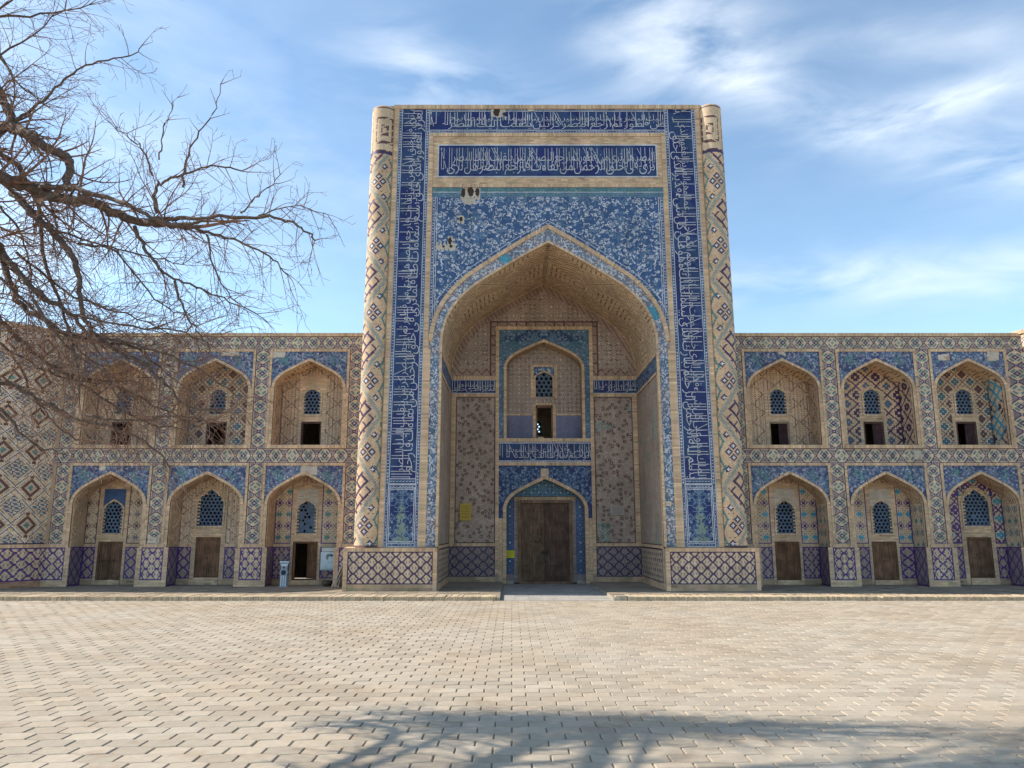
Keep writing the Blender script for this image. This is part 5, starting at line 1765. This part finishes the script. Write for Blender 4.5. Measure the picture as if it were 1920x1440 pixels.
# trunk (out of the frame) and its forks
S = Soup()
tp_ = [(-8.6, 5.0, -.05), (-8.55, 5.0, .8), (-8.4, 5.1, 2.0), (-8.3, 5.2, 3.2), (-8.1, 5.4, 4.6), (-8.2, 5.6, 6.0), (-8.5, 5.9, 7.6), (-8.6, 6.3, 9.2)]
S.tube(tp_, [.46, .36, .32, .30, .27, .22, .16, .1], bc, 14)
S.build('trunk', BARK, tree)
W1, W2, W3 = (-8.1, 5.4, 4.4, 'w'), (-8.2, 5.6, 5.9, 'w'), (-8.5, 5.9, 7.4, 'w')
limb([W2, (-180, 380, 8.4), (-40, 328, 9.2), (0, 334, 9.3), (47, 349, 9.4), (99, 370, 9.4), (172, 379, 9.3), (215, 400, 9.3), (258, 415, 9.3), (301, 418, 9.2), (353, 424, 9.2)], .115, .036, .11, .95, 3, .1)
limb([(258, 415, 9.3), (320, 412, 9.2), (370, 409, 9.1), (478, 407, 9.0), (534, 413, 9.0), (572, 430, 8.9), (594, 452, 8.9)], .034, .009, .085, .50, 2, .0)
limb([(353, 424, 9.2), (400, 440, 9.2), (450, 455, 9.1), (505, 480, 9.0), (540, 515, 9.0)], .024, .007, .075, .55, 2, -.1)
limb([(60, 353, 9.4), (130, 352, 9.2), (200, 372, 9.1), (262, 395, 9.0), (320, 420, 9.0), (390, 414, 8.9)], .04, .018, .12, .6, 2, .1)
limb([W3, (-120, 280, 9.0), (0, 239, 9.6), (26, 241, 9.6), (56, 254, 9.5), (86, 275, 9.5), (125, 293, 9.5), (129, 310, 9.5), (120, 352, 9.4)], .09, .05, .12, .7, 2, .2)
limb([(-30, 120, 9.7), (0, 172, 9.7), (17, 215, 9.6), (26, 238, 9.6)], .06, .05, .14, .8, 2, .3)
limb([(26, 232, 9.6), (50, 212, 9.6), (86, 181, 9.5), (129, 142, 9.5), (172, 120, 9.4), (241, 105, 9.4), (268, 88, 9.4)], .026, .006, .13, .42, 2, .2)
limb([(293, 398, 9.2), (291, 349, 9.2), (310, 340, 9.2), (344, 327, 9.2), (400, 312, 9.1), (452, 318, 9.1)], .024, .009, .08, .5, 2, .25)
limb([(344, 350, 9.2), (349, 301, 9.2), (374, 250, 9.1), (405, 205, 9.1), (417, 150, 9.1)], .018, .004, .25, .25, 1, .2)
limb([(285, 330, 9.2), (268, 282, 9.2), (245, 262, 9.2), (210, 235, 9.2)], .014, .005, .10, .4, 2, .2)
limb([(300, 300, 9.2), (305, 255, 9.2), (315, 220, 9.2), (330, 185, 9.2)], .011, .004, .12, .3, 1, .2)
limb([(450, 400, 9.1), (480, 372, 9.1), (505, 350, 9.0), (530, 325, 9.0)], .012, .004, .10, .4, 2, .2)
limb([(478, 407, 9.0), (520, 392, 9.0), (560, 385, 8.9), (615, 405, 8.8)], .010, .004, .08, .42, 2, .1)
limb([(254, 422, 9.3), (275, 473, 9.3), (300, 505, 9.2), (318, 517, 9.2), (366, 538, 9.2), (420, 560, 9.1), (480, 590, 9.1)], .026, .007, .09, .55, 2, -.1)
limb([(327, 530, 9.2), (344, 581, 9.2), (370, 620, 9.1), (392, 650, 9.1)], .017, .006, .09, .5, 2, -.2)
limb([(390, 440, 9.1), (400, 495, 9.1), (425, 550, 9.1), (455, 575, 9.0)], .014, .005, .08, .5, 2, -.2)
limb([(20, 360, 9.5), (60, 400, 9.4), (105, 440, 9.4), (140, 490, 9.3), (150, 545, 9.3), (163, 610, 9.3), (218, 658, 9.2), (272, 685, 9.2), (303, 712, 9.1), (350, 759, 9.1), (408, 770, 9.0)], .05, .009, .07, .65, 2, -.2)
limb([(0, 470, 9.5), (60, 540, 9.4), (120, 580, 9.4), (163, 623, 9.3)], .04, .02, .07, .8, 2, -.2)
limb([W2, (-60, 430, 9.0), (0, 480, 9.5), (30, 560, 9.5), (97, 610, 9.4), (170, 640, 9.4), (250, 650, 9.3), (300, 690, 9.3)], .06, .012, .07, .75, 2, -.15)
limb([W1, (-120, 600, 8.7), (-40, 690, 9.4), (0, 715, 9.5), (50, 735, 9.5), (97, 763, 9.4), (136, 782, 9.4), (200, 800, 9.3), (270, 830, 9.2), (327, 880, 9.2)], .06, .008, .08, .7, 2, -.1)
limb([W1, (-100, 520, 9.0), (0, 600, 9.7), (60, 660, 9.7), (130, 700, 9.7), (210, 720, 9.6), (290, 760, 9.6), (370, 800, 9.5)], .045, .008, .055, .75, 2, -.1)
limb([W3, (-80, 250, 9.3), (20, 300, 9.8), (70, 380, 9.8), (80, 470, 9.7), (110, 560, 9.7), (140, 650, 9.6), (150, 740, 9.6)], .05, .010, .08, .7, 2, -.2)
limb([(130, 585, 9.2), (230, 610, 9.1), (330, 620, 9.1), (400, 650, 9.0)], .018, .006, .07, .55, 2, -.1)
limb([(160, 780, 9.2), (240, 790, 9.1), (330, 780, 9.0), (390, 790, 8.9)], .016, .005, .08, .45, 2, .0)
limb([(-80, 650, 9.3), (0, 760, 9.2), (60, 830, 9.2), (120, 850, 9.1)], .03, .008, .10, .5, 2, -.1)
for pp in ([(0, 520), (90, 600), (170, 680), (250, 740)], [(30, 480), (140, 560), (240, 590), (330, 640)], [(0, 640), (90, 700), (180, 720), (280, 700)], [(60, 560), (120, 640), (200, 700), (240, 790)],
           [(150, 450), (220, 480), (290, 560), (350, 600)], [(60, 420), (170, 460), (260, 470), (340, 500)], [(0, 380), (40, 450), (60, 520), (50, 620)], [(190, 640), (290, 660), (380, 690), (450, 740)],
           [(20, 660), (70, 760), (130, 820), (170, 830)], [(100, 680), (210, 760), (300, 800), (400, 790)]):
    yy_ = random.uniform(8.9, 9.9)
    limb([(a, b + random.uniform(-8, 8), yy_) for a, b in pp], .018, .006, .055, .55, 2, -.05)
for (a_, b__) in (((-60, 150), (120, 20)), ((-60, 60), (90, -60)), ((-80, 220), (60, 120)), ((-40, 30), (170, 10)), ((-20, 250), (110, 180)), ((0, 100), (80, 190))):
    limb([(a_[0], a_[1], 9.7), ((a_[0] + b__[0]) / 2 - 8, (a_[1] + b__[1]) / 2 + 10, 9.6), (b__[0], b__[1], 9.5)], .024, .006, .09, .55, 2, .15)
# crown above and left of the frame, which throws the shade on the lower right of the plaza
for k in range(16):
    b0 = Vector((random.uniform(-8.6, -7.8), random.uniform(6.4, 8.0), random.uniform(7.2, 9)))
    e = Vector((random.uniform(-7.3, -4.4), random.uniform(7.6, 9.8), 0))
    e.z = e.y * .762 + 2.45 + random.uniform(0, .7)
    m_ = (b0 + e) / 2 + Vector((0, 0, .3))
    limbs.tube([b0, m_, e], [.07, .045, .02], bc, 6)
    for q in range(15):
        t = random.uniform(.15, 1); p = b0.lerp(e, t)
        grow(p, (e - b0).normalized() + rand_perp((e - b0).normalized()) * .9 + Vector((0, 0, .5)), random.uniform(.5, 1.0), .012, 2, .4)
limbs.build('branches', BARK, tree)
sg = np.array(segs)
p0, p1 = sg[:, 0:3], sg[:, 3:6]
d = p1 - p0; d /= np.maximum(np.linalg.norm(d, axis=1)[:, None], 1e-6)
ref = np.where(np.abs(d[:, 2:3]) < .9, np.array([[.1, .2, 1.]]), np.array([[1., .1, 0]]))
a_ = np.cross(d, ref); a_ /= np.linalg.norm(a_, axis=1)[:, None]; b__ = np.cross(d, a_)
S = Soup()
ncol = jit((.25, .145, .10, 0), len(sg), .2)
NS = 3
for k in range(NS):
    t0, t1 = 2 * math.pi * k / NS, 2 * math.pi * (k + 1) / NS
    v0 = a_ * math.cos(t0) + b__ * math.sin(t0); v1 = a_ * math.cos(t1) + b__ * math.sin(t1)
    r0, r1 = sg[:, 6:7], sg[:, 7:8]
    S.quads(np.stack([p0 + v0 * r0, p0 + v1 * r0, p1 + v1 * r1, p1 + v0 * r1], 1), ncol)
S.build('twigs', BARK, tree, 'stuff')
print('twig segments', len(segs))
